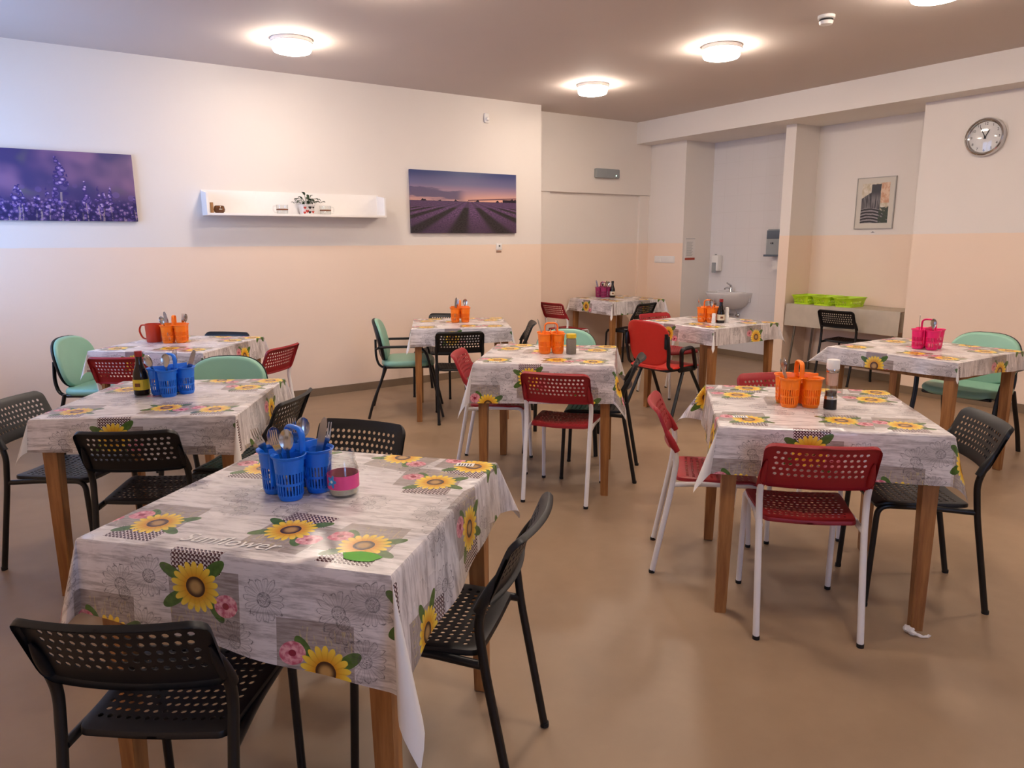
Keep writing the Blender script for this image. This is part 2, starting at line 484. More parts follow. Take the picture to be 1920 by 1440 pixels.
def perforated(bm, nx, ny, x0, x1, y0, y1, hole, mapf, th, mx_=0.03, my_=0.03, flange=0.012, stagger=0.0, border=True, skip=None, hseg=8, square=False):
    """a sheet with rows of holes, wrapped by mapf(x, y) -> point; rounded margin and turned-back rim"""
    V2 = []; faces = []; idx = {}
    def vid(x, y, o=0.0):
        k = (round(x, 6), round(y, 6), round(o, 6))
        if k not in idx: idx[k] = len(V2); V2.append((x, y, o))
        return idx[k]
    dx, dy = (x1 - x0) / nx, (y1 - y0) / ny
    for i in range(nx):
        for j in range(ny):
            a, b = x0 + i * dx, y0 + j * dy
            o8 = [(a, b), (a + dx / 2, b), (a + dx, b), (a + dx, b + dy / 2), (a + dx, b + dy), (a + dx / 2, b + dy), (a, b + dy), (a, b + dy / 2)]
            O = [vid(*q) for q in o8]
            if skip and skip(i, j): faces.append(O); continue
            cx = a + dx * (0.5 + (stagger if j % 2 else -stagger)); cy = b + dy / 2
            hx, hy = (hole if isinstance(hole, tuple) else (hole, hole))
            H = []
            for k in range(8):
                an = -3 * pi / 4 + k * pi / 4
                c_, s_ = cos(an), sin(an)
                if square:
                    mm = max(abs(c_), abs(s_)); c_, s_ = c_ / mm, s_ / mm
                H.append(vid(cx + hx * c_, cy + hy * s_))
            for k in range(8): faces.append([O[k], O[(k + 1) % 8], H[(k + 1) % 8], H[k]])
    if border:
        loop = [(x0 + k * dx / 2, y0) for k in range(2 * nx)] + [(x1, y0 + k * dy / 2) for k in range(2 * ny)] \
             + [(x1 - k * dx / 2, y1) for k in range(2 * nx)] + [(x0, y1 - k * dy / 2) for k in range(2 * ny)]
        dirs = []
        corner = {0: (pi, 1.5 * pi), 2 * nx: (-pi / 2, 0), 2 * nx + 2 * ny: (0, pi / 2), 4 * nx + 2 * ny: (pi / 2, pi)}
        seq = []
        for k, q in enumerate(loop):
            if k in corner:
                a0, a1 = corner[k]
                for c in range(5):
                    an = a0 + (a1 - a0) * c / 4; seq.append((q, cos(an), sin(an)))
            elif k < 2 * nx: seq.append((q, 0, -1))
            elif k < 2 * nx + 2 * ny: seq.append((q, 1, 0))
            elif k < 4 * nx + 2 * ny: seq.append((q, 0, 1))
            else: seq.append((q, -1, 0))
        rings = []
        for (s1, o) in ((0.0, 0.0), (0.6, 0.0), (0.93, 0.15), (1.0, 0.5), (1.0, 1.0)):
            rings.append([vid(q[0] + cx * mx_ * s1, q[1] + cy * my_ * s1, -o * flange) for q, cx, cy in seq])
        n = len(seq)
        for A, B in zip(rings, rings[1:]):
            for k in range(n):
                f = [A[k], B[k], B[(k + 1) % n], A[(k + 1) % n]]
                u = []
                for q in f:
                    if q not in u: u.append(q)
                if len(u) > 2: faces.append(u)
    e = 1e-4
    top, bot = [], []
    for x, y, o in V2:
        p = Vector(mapf(x, y)); tx = Vector(mapf(x + e, y)) - p; ty = Vector(mapf(x, y + e)) - p
        nrm = tx.cross(ty).normalized()
        top.append(bm.verts.new(p + nrm * o)); bot.append(bm.verts.new(p + nrm * (o - th)))
    ec = {}
    for f in faces:
        bm.faces.new([top[k] for k in f]); bm.faces.new([bot[k] for k in reversed(f)])
        for k in range(len(f)):
            a, b = f[k], f[(k + 1) % len(f)]
            ec[(a, b)] = ec.get((a, b), 0) + 1
    for (a, b) in ec:
        if (b, a) not in ec:
            try: bm.faces.new([top[b], top[a], bot[a], bot[b]])
            except ValueError: pass
    return bm

def rounded_rect(w, d, r, n=5):
    out = []
    for cx, cy, a0 in ((w / 2 - r, d / 2 - r, 0), (-w / 2 + r, d / 2 - r, pi / 2), (-w / 2 + r, -d / 2 + r, pi), (w / 2 - r, -d / 2 + r, 1.5 * pi)):
        for k in range(n + 1):
            a = a0 + pi / 2 * k / n; out.append((cx + r * cos(a), cy + r * sin(a)))
    return out

def pad(bm, outline, mapf, t_top, t_bot, rings=7, mi_top=0, mi_bot=0):
    """cushion: outline (2D loop) shrunk to the centre; mapf(x, y, h) -> point with height h along the normal side"""
    n = len(outline); cx = sum(p[0] for p in outline) / n; cy = sum(p[1] for p in outline) / n
    def ring(s, h): return [bm.verts.new(mapf(cx + (x - cx) * s, cy + (y - cy) * s, h)) for x, y in outline]
    prof = []
    for k in range(rings + 1):
        a = pi / 2 * k / rings
        prof.append((1 - 0.12 * (1 - cos(a)) if False else 0.90 + 0.10 * cos(a), sin(a)))
    tops = [ring(s, t_top * h) for s, h in prof] + [ring(0.6, t_top * 1.06), ring(0.3, t_top * 1.1)]
    bots = [ring(s, -t_bot * h) for s, h in prof[1:]] + [ring(0.5, -t_bot)]
    seqs = [(tops, mi_top), ([tops[0]] + bots, mi_bot)]
    for rs, mi in seqs:
        for A, B in zip(rs, rs[1:]):
            for k in range(n):
                f = (A[k], A[(k + 1) % n], B[(k + 1) % n], B[k])
                bm.faces.new(f if rs is tops else f[::-1]).material_index = mi
        f = bm.faces.new(rs[-1] if rs is tops else rs[-1][::-1]); f.material_index = mi
    return bm

def struct(name, bm, m, parent=None, smooth=False):
    o = obj(name, bm, m, parent, smooth)
    if not parent: o['kind'] = 'structure'
    return o

# ------------------------------------------------------------------ room
XW, XE, YS, YL, YA, H = -0.80, 6.915, -2.4, 6.66, 7.0, 2.92
struct('floor', box(NB(), XW - .2, 8.0, YS - .2, YA + .3, -0.12, 0.0), M['floor'])
struct('ceiling', box(NB(), XW - .2, 8.0, YS - .2, YA + .3, H, H + 0.15), M['ceiling'])
struct('wall_left', box(NB(), XW - .2, 4.925, YL, YA + .3, 0, H), M['wall_low'])
b = NB()
box(b, 4.925, 7.9, YA, YA + .3, 0, H)
box(b, 4.925, XE, YA - .045, YA + .02, 2.035, H)                     # wall above the bricked-up opening stands proud
box(b, 6.745, XE, YA - .03, YA + .02, 0, 2.034)
box(b, 4.925, 5.285, YA - .03, YA + .02, 0, 2.034)
struct('wall_back', b, M['wall_low'])
prof = [(7.9, YA), (XE, YA), (XE, 6.36), (7.43, 6.36), (7.43, 4.99), (6.95, 4.99), (6.95, 4.865), (7.37, 4.865), (7.37, 3.53), (XE, 3.53), (XE, YS - .2), (7.9, YS - .2)]
#        idx of edge starting at vertex:
mi = [0, 0, 2, 3, 2, 1, 1, 1, 1, 1, 0, 0]
struct('wall_right', prism(NB(), prof, 0, H, mi), [M['wall_low'], M['wall_high'], M['white_paint'], M['tile']])
struct('trim_1', box(NB(), 6.65, 7.9, YS - .2, YA - .045, 2.661, H + .05), M['white_paint'])   # beam above the niches
# wall out of view, with an opening for the added daylight window
b = NB()
WY0, WY1, WZ0, WZ1 = 5.0, 6.45, 0.95, 2.65
for y0, y1 in ((YS - .2, WY0), (WY1, YL + .02)): box(b, XW - .2, XW, y0, y1, 0, H)
for y0, y1 in ((WY0, WY1),):
    box(b, XW - .2, XW, y0, y1, 0, WZ0); box(b, XW - .2, XW, y0, y1, WZ1, H)
struct('wall_window', b, M['wall_low'])
b = NB(); WX0, WX1 = 0.0, 1.1
box(b, XW, WX0, YS - .2, YS, 0, H); box(b, WX1, XE + .02, YS - .2, YS, 0, H); box(b, WX0, WX1, YS - .2, YS, 0, WZ0); box(b, WX0, WX1, YS - .2, YS, WZ1, H)
struct('wall_front', b, M['wall_low'])
def window(name, axis, a0, a1, at):
    fr = NB()
    def bx(u0, u1, z0, z1, d0=-.08, d1=-.02):
        if axis == 'y': box(fr, at + d0, at + d1, u0, u1, z0, z1)
        else: box(fr, u0, u1, at + d0, at + d1, z0, z1)
    mid = (a0 + a1) / 2
    bx(a0, a1, WZ0, WZ0 + .06); bx(a0, a1, WZ1 - .06, WZ1); bx(a0, a0 + .06, WZ0 + .06, WZ1 - .06); bx(a1 - .06, a1, WZ0 + .06, WZ1 - .06); bx(mid - .04, mid + .04, WZ0 + .06, WZ1 - .06)
    w = struct(name, fr, M['white_plastic'])
    pn = NB()
    for u0, u1 in ((a0 + .06, mid - .04), (mid + .04, a1 - .06)):
        if axis == 'y': box(pn, at - .053, at - .047, u0, u1, WZ0 + .06, WZ1 - .06)
        else: box(pn, u0, u1, at - .053, at - .047, WZ0 + .06, WZ1 - .06)
    struct('pane', pn, M['pane'], w)
    pl = bpy.data.lights.new('daylight_portal', 'AREA'); pl.shape = 'RECTANGLE'; pl.size = a1 - a0; pl.size_y = WZ1 - WZ0
    pl.cycles.is_portal = True
    po = bpy.data.objects.new('daylight_portal', pl); col.objects.link(po)
    zc = (WZ0 + WZ1) / 2
    if axis == 'y': po.location = (at - .12, mid, zc); po.rotation_euler = (R(90), 0, R(-90))
    else: po.location = (mid, at - .12, zc); po.rotation_euler = (R(90), 0, 0)
window('unseen_window_1', 'y', WY0, WY1, XW)  # outside the view, added to supply bluish daylight on the long wall
window('unseen_window_2', 'x', WX0, WX1, YS)  # unseen, behind the camera, added for more of the bluish daylight
struct('baseboard_left', box(NB(), XW, 4.937, YL - .012, YL, 0, .075), M['baseboard'])
b = NB(); box(b, 4.925, 4.937, YL, YA - .03, 0, .075); box(b, 4.937, XE, YA - .042, YA - .03, 0, .075)
struct('baseboard_back', b, M['baseboard'])
b = NB()
box(b, XE - .012, XE, YS, 3.53, 0, .075); box(b, 7.358, 7.37, 3.53, 4.865, 0, .075); box(b, 6.96, 7.37, 4.853, 4.865, 0, .075); box(b, XE, 7.37, 3.53, 3.542, 0, .075)
box(b, 7.418, 7.43, 5.0, 6.36, 0, .075); box(b, XE - .012, XE, 6.35, YA - .045, 0, .075); box(b, XE, 7.43, 6.348, 6.36, 0, .075)
struct('baseboard_right', b, M['baseboard'])

# ------------------------------------------------------------------ ceiling lamps
def lamp_proto():
    t = thing('ceiling_lamp', '', 'ceiling lamp', group='round ceiling lamps')
    b = lathe(NB(), [(0, 0), (.15, 0), (.153, -.018), (.148, -.030), (0, -.030)], 40, cap=False)
    obj('lamp_base', b, M['white_plastic'], t)
    b = lathe(NB(), [(.138, -.0305), (.139, -.070), (.130, -.084), (.10, -.092), (0, -.095)], 40)
    obj('diffuser', b, M['lamp_glow'], t)
    return t
LL = ['lit round ceiling lamp above the white wall shelf', 'lit round ceiling lamp cut by the top edge of the picture',
      'lit round ceiling lamp over the nearest flowered table', 'lit round ceiling lamp between the smoke detector and the table with the pepper mill',
      'lit round ceiling lamp in front of the recess with the emergency light', 'lit round ceiling lamp cut off at the top edge, beside the smoke detector',
      'lit round ceiling lamp behind the camera on the clock side', 'lit round ceiling lamp above the camera']
lp = lamp_proto()
for i, (x, y) in enumerate(LAMPS):
    if i == 0: lp.location = (x, y, H); lp['label'] = LL[0]
    else: dup(lp, (x, y, H), 0, LL[i])
t = thing('smoke_detector', 'white smoke detector on the ceiling near the beam', 'smoke detector', (4.64, 3.08, H))
obj('detector_base', lathe(NB(), [(0, 0), (.055, 0), (.055, -.018), (.048, -.022), (0, -.022)], 28, cap=False), M['white_plastic'], t)
obj('sensor_head', lathe(NB(), [(.044, -.0222), (.044, -.034, 1), (.046, -.036), (.040, -.055), (.02, -.060), (0, -.060)], 28), [M['white_plastic'], M['dark_ink']], t)

# ------------------------------------------------------------------ tables and tablecloths
TT = 0.771
TABLES = {  # x, y, angle, drops at corners (near-left, near-right, far-right, far-left)
 'T1': (0.603, 1.853, -48.8, (.185, .262, .17, .18)),
 'T9': (2.668, 1.708, -45.6, (.187, .185, .18, .18)),
 'T5': (2.655, 3.493, -43.1, (.235, .216, .2, .2)),
 'T2': (0.508, 3.498, -30.5, (.135, .165, .16, .15)),
 'T8': (4.700, 2.258, -91.2, (.11, .085, .12, .12)),
 'T7': (4.852, 4.127, -90.5, (.14, .135, .14, .14)),
 'T3': (0.869, 5.382, -42.3, (.14, .15, .15, .14)),
 'T4': (3.073, 5.327, -28.0, (.146, .115, .12, .14)),
 'T6': (5.953, 6.500, -92.3, (.15, .155, .15, .12)),
}
def cloth_mesh(a, dr, seed, flaps):
    bm = bmesh.new()
    uvl = bm.loops.layers.uv.new('UVMap')
    rnd = random.Random(seed)
    ph = [rnd.uniform(0, 6.28) for _ in range(8)]
    corners = [(-a, -a), (a, -a), (a, a), (-a, a)]
    sides = [((0, -1), 0, 1), ((1, 0), 1, 2), ((0, 1), 2, 3), ((-1, 0), 3, 0)]
    vs = {}
    uvd = {}
    def V(p, st):
        k = (round(p[0], 5), round(p[1], 5), round(p[2], 5))
        if k not in vs:
            vs[k] = bm.verts.new(p)
        return vs[k]
    def F(pts, sts):
        q = []; s_ = []
        for p, st in zip(pts, sts):
            v = V(p, st)
            if v not in q: q.append(v); s_.append(st)
        if len(q) < 3: return
        try: f = bm.faces.new(q)
        except ValueError: return
        for lp, st in zip(f.loops, s_): lp[uvl].uv = st
    n = 16
    def topz(s, t_):
        return 0.0012 * (noise.noise(Vector((s * 6 + ph[0], t_ * 6, ph[1]))))  * (1 - max(abs(s), abs(t_)) / a) * 2
    for i in range(n):
        for j in range(n):
            sts = [(-a + 2 * a * x / n, -a + 2 * a * y / n) for x, y in ((i, j), (i + 1, j), (i + 1, j + 1), (i, j + 1))]
            F([(s, t_, topz(s, t_)) for s, t_ in sts], sts)
    qs = [0, .004, .012, .03, .06, .1, .15, .2, .25, .3]
    def column(k, f, q, d):
        """point of side k at fraction f, cloth distance q beyond the edge"""
        nrm, c0, c1 = sides[k]
        x = corners[c0][0] * (1 - f) + corners[c1][0] * f; y = corners[c0][1] * (1 - f) + corners[c1][1] * f
        wv = sin(f * 9 + ph[k]) * .5 + sin(f * 17 + ph[k + 4]) * .5
        env = min(1, f * 6, (1 - f) * 6)
        o = .004 * min(1, q / .004) + q * .06 + wv * .010 * env * (q / max(d, .01)) ** 1.3
        z = -max(0, q - .002) + .0
        return (x + nrm[0] * o, y + nrm[1] * o, z)
    m = 28; NR = 9
    for k, (nrm, c0, c1) in enumerate(sides):
        for i in range(m):
            for j in range(NR):
                pts, sts = [], []
                for ii, jj in ((i, j), (i, j + 1), (i + 1, j + 1), (i + 1, j)):
                    f = ii / m; d = dr[c0] * (1 - f) + dr[c1] * f
                    q = d * (jj / NR) ** 1.5 if jj else 0
                    x = corners[c0][0] * (1 - f) + corners[c1][0] * f; y = corners[c0][1] * (1 - f) + corners[c1][1] * f
                    p = column(k, f, q, d) if jj else (x, y, 0.0)
                    pts.append(p); sts.append((x + nrm[0] * q, y + nrm[1] * q))
                F(pts, sts)
    # corner pleats
    for c in range(4):
        k0, k1 = (c - 1) % 4, c          # side arriving (fraction 1) and side leaving (fraction 0)
        n0, n1 = sides[k0][0], sides[k1][0]
        d = dr[c]; cx, cy = corners[c]
        diag = atan2(n0[1] + n1[1], n0[0] + n1[0]) + flaps[c][0]
        sgn, F0 = flaps[c][1], flaps[c][2]
        dirv = (cos(diag), sin(diag)); per = (-sin(diag), cos(diag))
        na = 14
        def P(ai, j):
            th = pi / 2 * ai / na
            rm = d / max(cos(th), sin(th))
            r = rm * (j / NR) ** 1.5
            st = (cx + n0[0] * r * cos(th) + n1[0] * r * sin(th), cy + n0[1] * r * cos(th) + n1[1] * r * sin(th))
            if j == 0: return (cx, cy, 0.0), (cx, cy)
            A = column(k0, 1.0, r, d); B = column(k1, 0.0, r, d)
            w = ai / na
            s2 = sin(2 * th)
            o = F0 * r * s2 ** 0.8
            lat = sgn * .11 * r * sin(4 * th)
            x = A[0] * (1 - w) + B[0] * w + dirv[0] * o + per[0] * lat
            y = A[1] * (1 - w) + B[1] * w + dirv[1] * o + per[1] * lat
            z = A[2] * (1 - w) + B[2] * w - r * 0.0 * s2 + r * s2 * (1 - sqrt(max(0.05, 1 - F0 * F0))) * .8
            return (x, y, z), st
        for i in range(na):
            for j in range(NR):
                pp = [P(*q) for q in ((i, j), (i, j + 1), (i + 1, j + 1), (i + 1, j))]
                F([q[0] for q in pp], [q[1] for q in pp])
    return bm
def table_proto():
    t = thing('dining_table', '', 'table', group='square wooden dining tables')
    b = NB(); box(b, -.385, .385, -.385, .385, .742, .766, .003); obj('tabletop', b, M['wood'], t)
    for sx in (-1, 1):
        for sy in (-1, 1):
            b = NB(); cx, cy = sx * .352, sy * .352
            vs = []
            for z, h in ((0, .019), (.004, .0215), (.64, .0275), (.7415, .0275)):
                ox, oy = sx * (.0275 - h), sy * (.0275 - h)
                vs.append([b.verts.new((cx + ox + x * h, cy + oy + y * h, z)) for x, y in ((-1, -1), (1, -1), (1, 1), (-1, 1))])
            for A, B in zip(vs, vs[1:]):
                for k in range(4): b.faces.new((A[k], A[(k + 1) % 4], B[(k + 1) % 4], B[k]))
            b.faces.new(vs[0][::-1]); b.faces.new(vs[-1])
            bmesh.ops.bevel(b, geom=[e for e in b.edges if abs(e.verts[0].co.z - e.verts[1].co.z) > .01], offset=.003, segments=2, affect='EDGES')
            obj('leg', b, M['wood'], t)
    for ang in range(4):
        b = NB(); box(b, -.323, .323, -.37, -.348, .655, .7415, .002, mx=Matrix.Rotation(pi / 2 * ang, 4, 'Z')); obj('apron', b, M['wood'], t)
    return t
TAB_LABEL = {
 'T1': 'wooden table under the nearest flowered cloth, with the blue caddy and glass jar',
 'T9': 'wooden table standing under the cloth with the orange caddy and salt-and-pepper mill',
 'T5': 'wooden table under the cloth with the orange caddy and yellow-lidded jar',
 'T2': 'wooden table under the cloth with a blue caddy and brown sauce bottle',
 'T8': 'wooden table with visible rails under the cloth with the pink caddy',
 'T7': 'wooden table in front of the washbasin, beside the coral red armchair',
 'T3': 'wooden table under the cloth with the orange caddy and red jug',
 'T4': 'wooden table by the long wall under the lavender field picture',
 'T6': 'wooden table in the far recess below the emergency light',
}
CL_LABEL = {
 'T1': 'sunflower oilcloth on the nearest table, holding the blue caddy and glass jar',
 'T9': 'sunflower oilcloth under the orange caddy and tall salt-and-pepper mill',
 'T5': 'sunflower oilcloth under the orange caddy and yellow-lidded jar',
 'T2': 'sunflower oilcloth under the blue caddy and brown sauce bottle',
 'T8': 'short-hanging sunflower oilcloth under the pink caddy',
 'T7': 'sunflower oilcloth on the table in front of the washbasin',
 'T3': 'sunflower oilcloth under the orange caddy and red jug',
 'T4': 'sunflower oilcloth on the table below the lavender field picture',
 'T6': 'sunflower oilcloth on the table in the far recess',
}
W_, P_ = -1, 1
FL = {k: [(0.1, P_, .28), (-0.1, P_, .26), (0.1, W_, .3), (0, W_, .3)] for k in TABLES}
FL['T1'] = [(0.15, W_, .22), (-0.1, P_, .40), (0.35, W_, .42), (0, P_, .3)]
FL['T9'] = [(-0.2, P_, .36), (0.5, W_, .22), (0.1, W_, .3), (0.3, W_, .55)]
FL['T5'] = [(-0.3, P_, .26), (0.2, W_, .24), (0.1, W_, .3), (0, P_, .3)]
FL['T2'] = [(-.2, P_, .30), (-0.6, P_, .45), (0.2, W_, .3), (0, P_, .3)]
FL['T8'] = [(-.2, W_, .75), (-0.2, P_, .25), (0.1, W_, .6), (0, P_, .3)]
CLOTHS = {}
tp = table_proto()
for i, (k, (x, y, a, dr)) in enumerate(TABLES.items()):
    if i == 0: tp.location = (x, y, 0); tp.rotation_euler = (0, 0, R(a)); tp['label'] = TAB_LABEL[k]
    else: dup(tp, (x, y, 0), R(a), TAB_LABEL[k])
    c = obj('tablecloth', cloth_mesh(.4, dr, i * 7 + 3, FL[k]), M['cloth'], None, True, (x, y, TT), R(a), False)
    tag(c, CL_LABEL[k], 'tablecloth', 'sunflower oilcloths')
    CLOTHS[k] = c
def text_bm(s, size, depth=0.0004, shear=0.0, align='CENTER'):
    cu = bpy.data.curves.new('lettering', 'FONT'); cu.body = s; cu.size = size; cu.extrude = depth; cu.shear = shear
    cu.align_x = align; cu.align_y = 'CENTER'; cu.resolution_u = 3
    o = bpy.data.objects.new('lettering', cu); col.objects.link(o)
    dg = bpy.context.evaluated_depsgraph_get()
    me = o.evaluated_get(dg).to_mesh()
    bm = bmesh.new(); bm.from_mesh(me)
    o.evaluated_get(dg).to_mesh_clear()
    bpy.data.objects.remove(o); bpy.data.curves.remove(cu)
    return bm
b = text_bm('Sunflower', .062, .0002, .35)
bmesh.ops.translate(b, verts=b.verts, vec=(-.035, -.335, .0016)); obj('printed_lettering', b, M['white_print'], CLOTHS['T1'], False)
b = NB(); prism(b, [(.30 + .045 * cos(q) * (1 + .12 * sin(5 * q)), -.333 + .024 * sin(q)) for q in [2 * pi * k / 20 for k in range(20)]], .0012, .0018)
o = obj('green_sticker', b, M['green_sticker'], CLOTHS['T1'], False); o['label'] = 'bright green sticker'
def price_tag(par, x, y, a):
    b = NB(); mx = Matrix.Translation((x, y, 0)) @ Matrix.Rotation(a, 4, 'Z')
    box(b, -.028, .028, -.016, .016, .001, .0015, mx=mx)
    for q in range(5): box(b, -.020 + q * .009, -.016 + q * .009, -.010, .010, .0015, .0018, mi=1, mx=mx)
    o = obj('barcode_sticker', b, [M['paper'], M['dark_ink']], par, False); o['label'] = 'white barcode sticker'
price_tag(CLOTHS['T1'], .315, .352, .1)
price_tag(CLOTHS['T9'], -.31, -.245, .1)
price_tag(CLOTHS['T5'], -.29, -.35, .05)

# ------------------------------------------------------------------ perforated chairs
def slat_chair(pm, fm, caps, name='perforated_chair'):
    t = thing(name, '', 'chair')
    def py(z):   # line of the rear posts / backrest
        return -.158 - max(0, z - .56) * .42
    def bmap(x, z):
        f = x / .19
        roll = max(0, z - .735); 
        return (x, py(z) - .028 * (1 - f * f) - roll * roll * 14 + .004, z)
    b = NB()
    perforated(b, 14, 5, -.160, .160, .618, .730, (.0068, .0064), lambda x, z: bmap(-x, z), .0025, .031, .034, .016, .13)
    for s in (-1, 1):
        tube(b, smooth_path([(s * .186, -.157, .566), (s * .185, py(.60), .60), (s * .183, py(.64) - .005, .64), (s * .180, py(.68) - .012, .685)], 3), [.0148, .0150, .0152, .0150, .0146, .0138, .0125, .010, .007, .003], 12)
    obj('backrest', b, pm, t)
    def smap(x, y):
        f = x / .18; wsc = .90 + .10 * min(1, max(0, (y + .15) / .25))
        z = .449 - .014 * (1 - f * f) * (1 - abs(y) * 2.0) - max(0, y - .15) ** 2 * 7 - abs(f) ** 4 * .004
        return (x * wsc, y, z)
    b = NB()
    perforated(b, 14, 11, -.158, .158, -.118, .165, .0068, smap, .0025, .025, .034, .014, .13)
    obj('seat', b, pm, t)
    for s in (-1, 1):
        b = NB()
        tube(b, fillet([(s * .182, .205, 0), (s * .178, .188, .428), (s * .172, -.02, .424), (s * .180, -.166, .416)], .045), .0115)
        l = obj('leg', b, fm, t)
        cb = NB(); lathe(cb, [(.0122, 0), (.0128, .004), (.0126, .014)], 12, s * .182, .205); obj('foot_cap', cb, M['black_rubber'], l)
        b = NB()
        tube(b, fillet([(s * .182, -.245, 0), (s * .183, -.172, .40), (s * .186, -.155, .535), (s * .186, py(.60), .60)], .04), .0122)
        l = obj('leg', b, fm, t)
        cb = NB(); lathe(cb, [(.013, 0), (.0134, .004), (.0132, .014)], 12, s * .182, -.245); obj('foot_cap', cb, M['black_rubber'], l)
    for y in (-.08, .12):
        b = NB(); tube(b, [(-.172, y, .423), (-.12, y, .418), (.12, y, .418), (.172, y, .423)], .007); obj('stretcher', b, fm, t)
    return t
BLK = slat_chair(M['black_plastic'], M['black_metal'], None)
RED = slat_chair(M['red_plastic'], M['white_metal'], None)
USED = set()
def place(proto, x, y, head, label, group):
    rz = R(head - 90)
    if proto.name not in USED:
        USED.add(proto.name); proto.location = (x, y, 0); proto.rotation_euler = (0, 0, rz); tag(proto, label, None, group); return proto
    return dup(proto, (x, y, 0), rz, label, group)
GB, GR = 'black perforated chairs', 'red perforated chairs with white legs'
CH = [
 (BLK, .207, 1.660, 53.5, 'black perforated chair seen from behind at the nearest table, largest of the chairs', GB),
 (BLK, .868, 1.618, 131.0, 'black perforated chair pushed in side-on at the nearest table, on the open floor side', GB),
 (BLK, .843, 2.450, 216.0, 'black perforated chair behind the nearest table, only its top edge showing past the jar', GB),
 (BLK, .090, 3.800, 322.0, 'black perforated chair cut by the left edge, at the sauce bottle table', GB),
 (BLK, .382, 3.222, 60.0, 'black perforated chair seen from behind at the sauce bottle table', GB),
 (BLK, .804, 3.430, 139.5, 'black perforated chair side-on between the two tables with blue caddies', GB),
 (RED, .580, 5.255, 55.0, 'red perforated chair behind the brown sauce bottle, back to the camera', GR),
 (RED, 1.278, 5.118, 131.0, 'red perforated chair side-on beside the table with the red jug, white leg sticking out', GR),
 (BLK, 1.130, 5.790, 225.0, 'black chair against the long wall behind the red jug table, only its top edge showing', GB),
 (BLK, 2.930, 5.115, 64.0, 'black perforated chair seen from behind at the table below the lavender field picture', GB),
 (BLK, 3.475, 5.250, 148.0, 'black chair side-on at the right end of the table below the lavender field picture', GB),
 (BLK, 3.254, 6.050, 220.0, 'black perforated chair against the long wall behind the table below the lavender field picture', GB),
 (RED, 2.520, 3.170, 38.0, 'red perforated chair back to the camera at the table with the yellow-lidded jar', GR),
 (RED, 2.480, 3.830, 319.0, 'red perforated chair tucked into the left side of the table with the yellow-lidded jar', GR),
 (BLK, 2.918, 3.336, 134.0, 'black perforated chair tucked into the right side of the table with the yellow-lidded jar', GB),
 (RED, 5.290, 6.640, 5.0, 'red chair with white legs in the far recess, against the wall corner', GR),
 (BLK, 5.840, 6.160, 102.0, 'black chair in front of the table in the far recess', GB),
 (RED, 5.060, 4.755, 266.0, 'red perforated chair behind the coral red armchair, at the table by the washbasin', GR),
 (RED, 2.405, 1.550, 46.5, 'red perforated chair back to the camera at the table with the salt-and-pepper mill', GR),
 (RED, 2.480, 2.060, 314.0, 'red perforated chair side-on at the left of the table with the salt-and-pepper mill', GR),
 (RED, 3.120, 2.100, 240.0, 'red perforated chair behind the orange caddy of the table with the salt-and-pepper mill', GR),
 (BLK, 2.944, 1.400, 137.0, 'black perforated chair side-on at the right of the table with the salt-and-pepper mill', GB),
 (BLK, 6.980, 4.131, 2.0, 'black chair at the long grey-clothed table in the niche', GB),
]
for a in CH: place(*a)

# ------------------------------------------------------------------ mint visitor chairs
def visitor_chair(arms):
    t = thing('upholstered_armchair' if arms else 'upholstered_chair', '', 'chair', group='mint green upholstered chairs')
    b = NB()
    ol = [(.245 * (abs(cos(q)) ** .55) * (1 if cos(q) > 0 else -1), .225 * (abs(sin(q)) ** .55) * (1 if sin(q) > 0 else -1)) for q in [2 * pi * k / 40 for k in range(40)]]
    pad(b, ol, lambda x, y, h: (x, y, .452 + h - max(0, y - .12) ** 2 * 1.2), .028, .022)
    obj('seat', b, M['mint_vinyl'], t)
    def bm_(x, z, h): return (x, -.235 - (z - .64) * .22 + (x / .24) ** 2 * .035 + h, z)
    ob = [(.225 * (abs(cos(q)) ** .72) * (1 if cos(q) > 0 else -1), .64 + .175 * (abs(sin(q)) ** .72) * (1 if sin(q) > 0 else -1)) for q in [2 * pi * k / 40 for k in range(40)]]
    b = NB(); pad(b, ob, bm_, .026, .004); br = obj('backrest', b, M['mint_vinyl'], t)
    b = NB(); pad(b, [(x * 1.015, .64 + (z - .64) * 1.015) for x, z in ob], lambda x, z, h: bm_(x, z, h - .012), .006, .016); sh = obj('back_shell', b, M['black_plastic'], br)
    b = NB(); tube(b, fillet([(-.21, .19, .428), (-.21, -.20, .428), (.21, -.20, .428), (.21, .19, .428), (-.21, .19, .428)], .03), .011); obj('seat_frame', b, M['black_metal'], t)
    for s in (-1, 1):
        b = NB(); tube(b, smooth_path([(s * .245, -.335, 0), (s * .238, -.29, .15), (s * .225, -.215, .34), (s * .215, -.19, .44)], 5), .012, rx=.015); obj('leg', b, M['black_metal'], t)
        b = NB()
        if arms:
            tube(b, fillet([(s * .250, -.225, .60), (s * .262, -.18, .607), (s * .265, .10, .607), (s * .262, .16, .55), (s * .25, .19, .42), (s * .255, .285, 0)], .06), .011, rx=.016)
        else:
            tube(b, fillet([(s * .21, .16, .430), (s * .225, .20, .41), (s * .25, .27, 0)], .03), .012, rx=.015)
        obj('leg', b, M['black_metal'], t)
        b = NB(); tube(b, fillet([(s * .19, -.14, .424), (s * .19, -.235, .43), (s * .19, -.262, .52), (s * .17, -.262, .66)], .05), .010, rx=.016); obj('back_post', b, M['black_metal'], t)
        if arms:
            b = NB(); tube(b, [(s * .19, -.258, .58), (s * .25, -.228, .602)], .010); obj('arm_bracket', b, M['black_metal'], t)
    return t
VA, VC = visitor_chair(True), visitor_chair(False)
GG = 'mint green upholstered chairs'
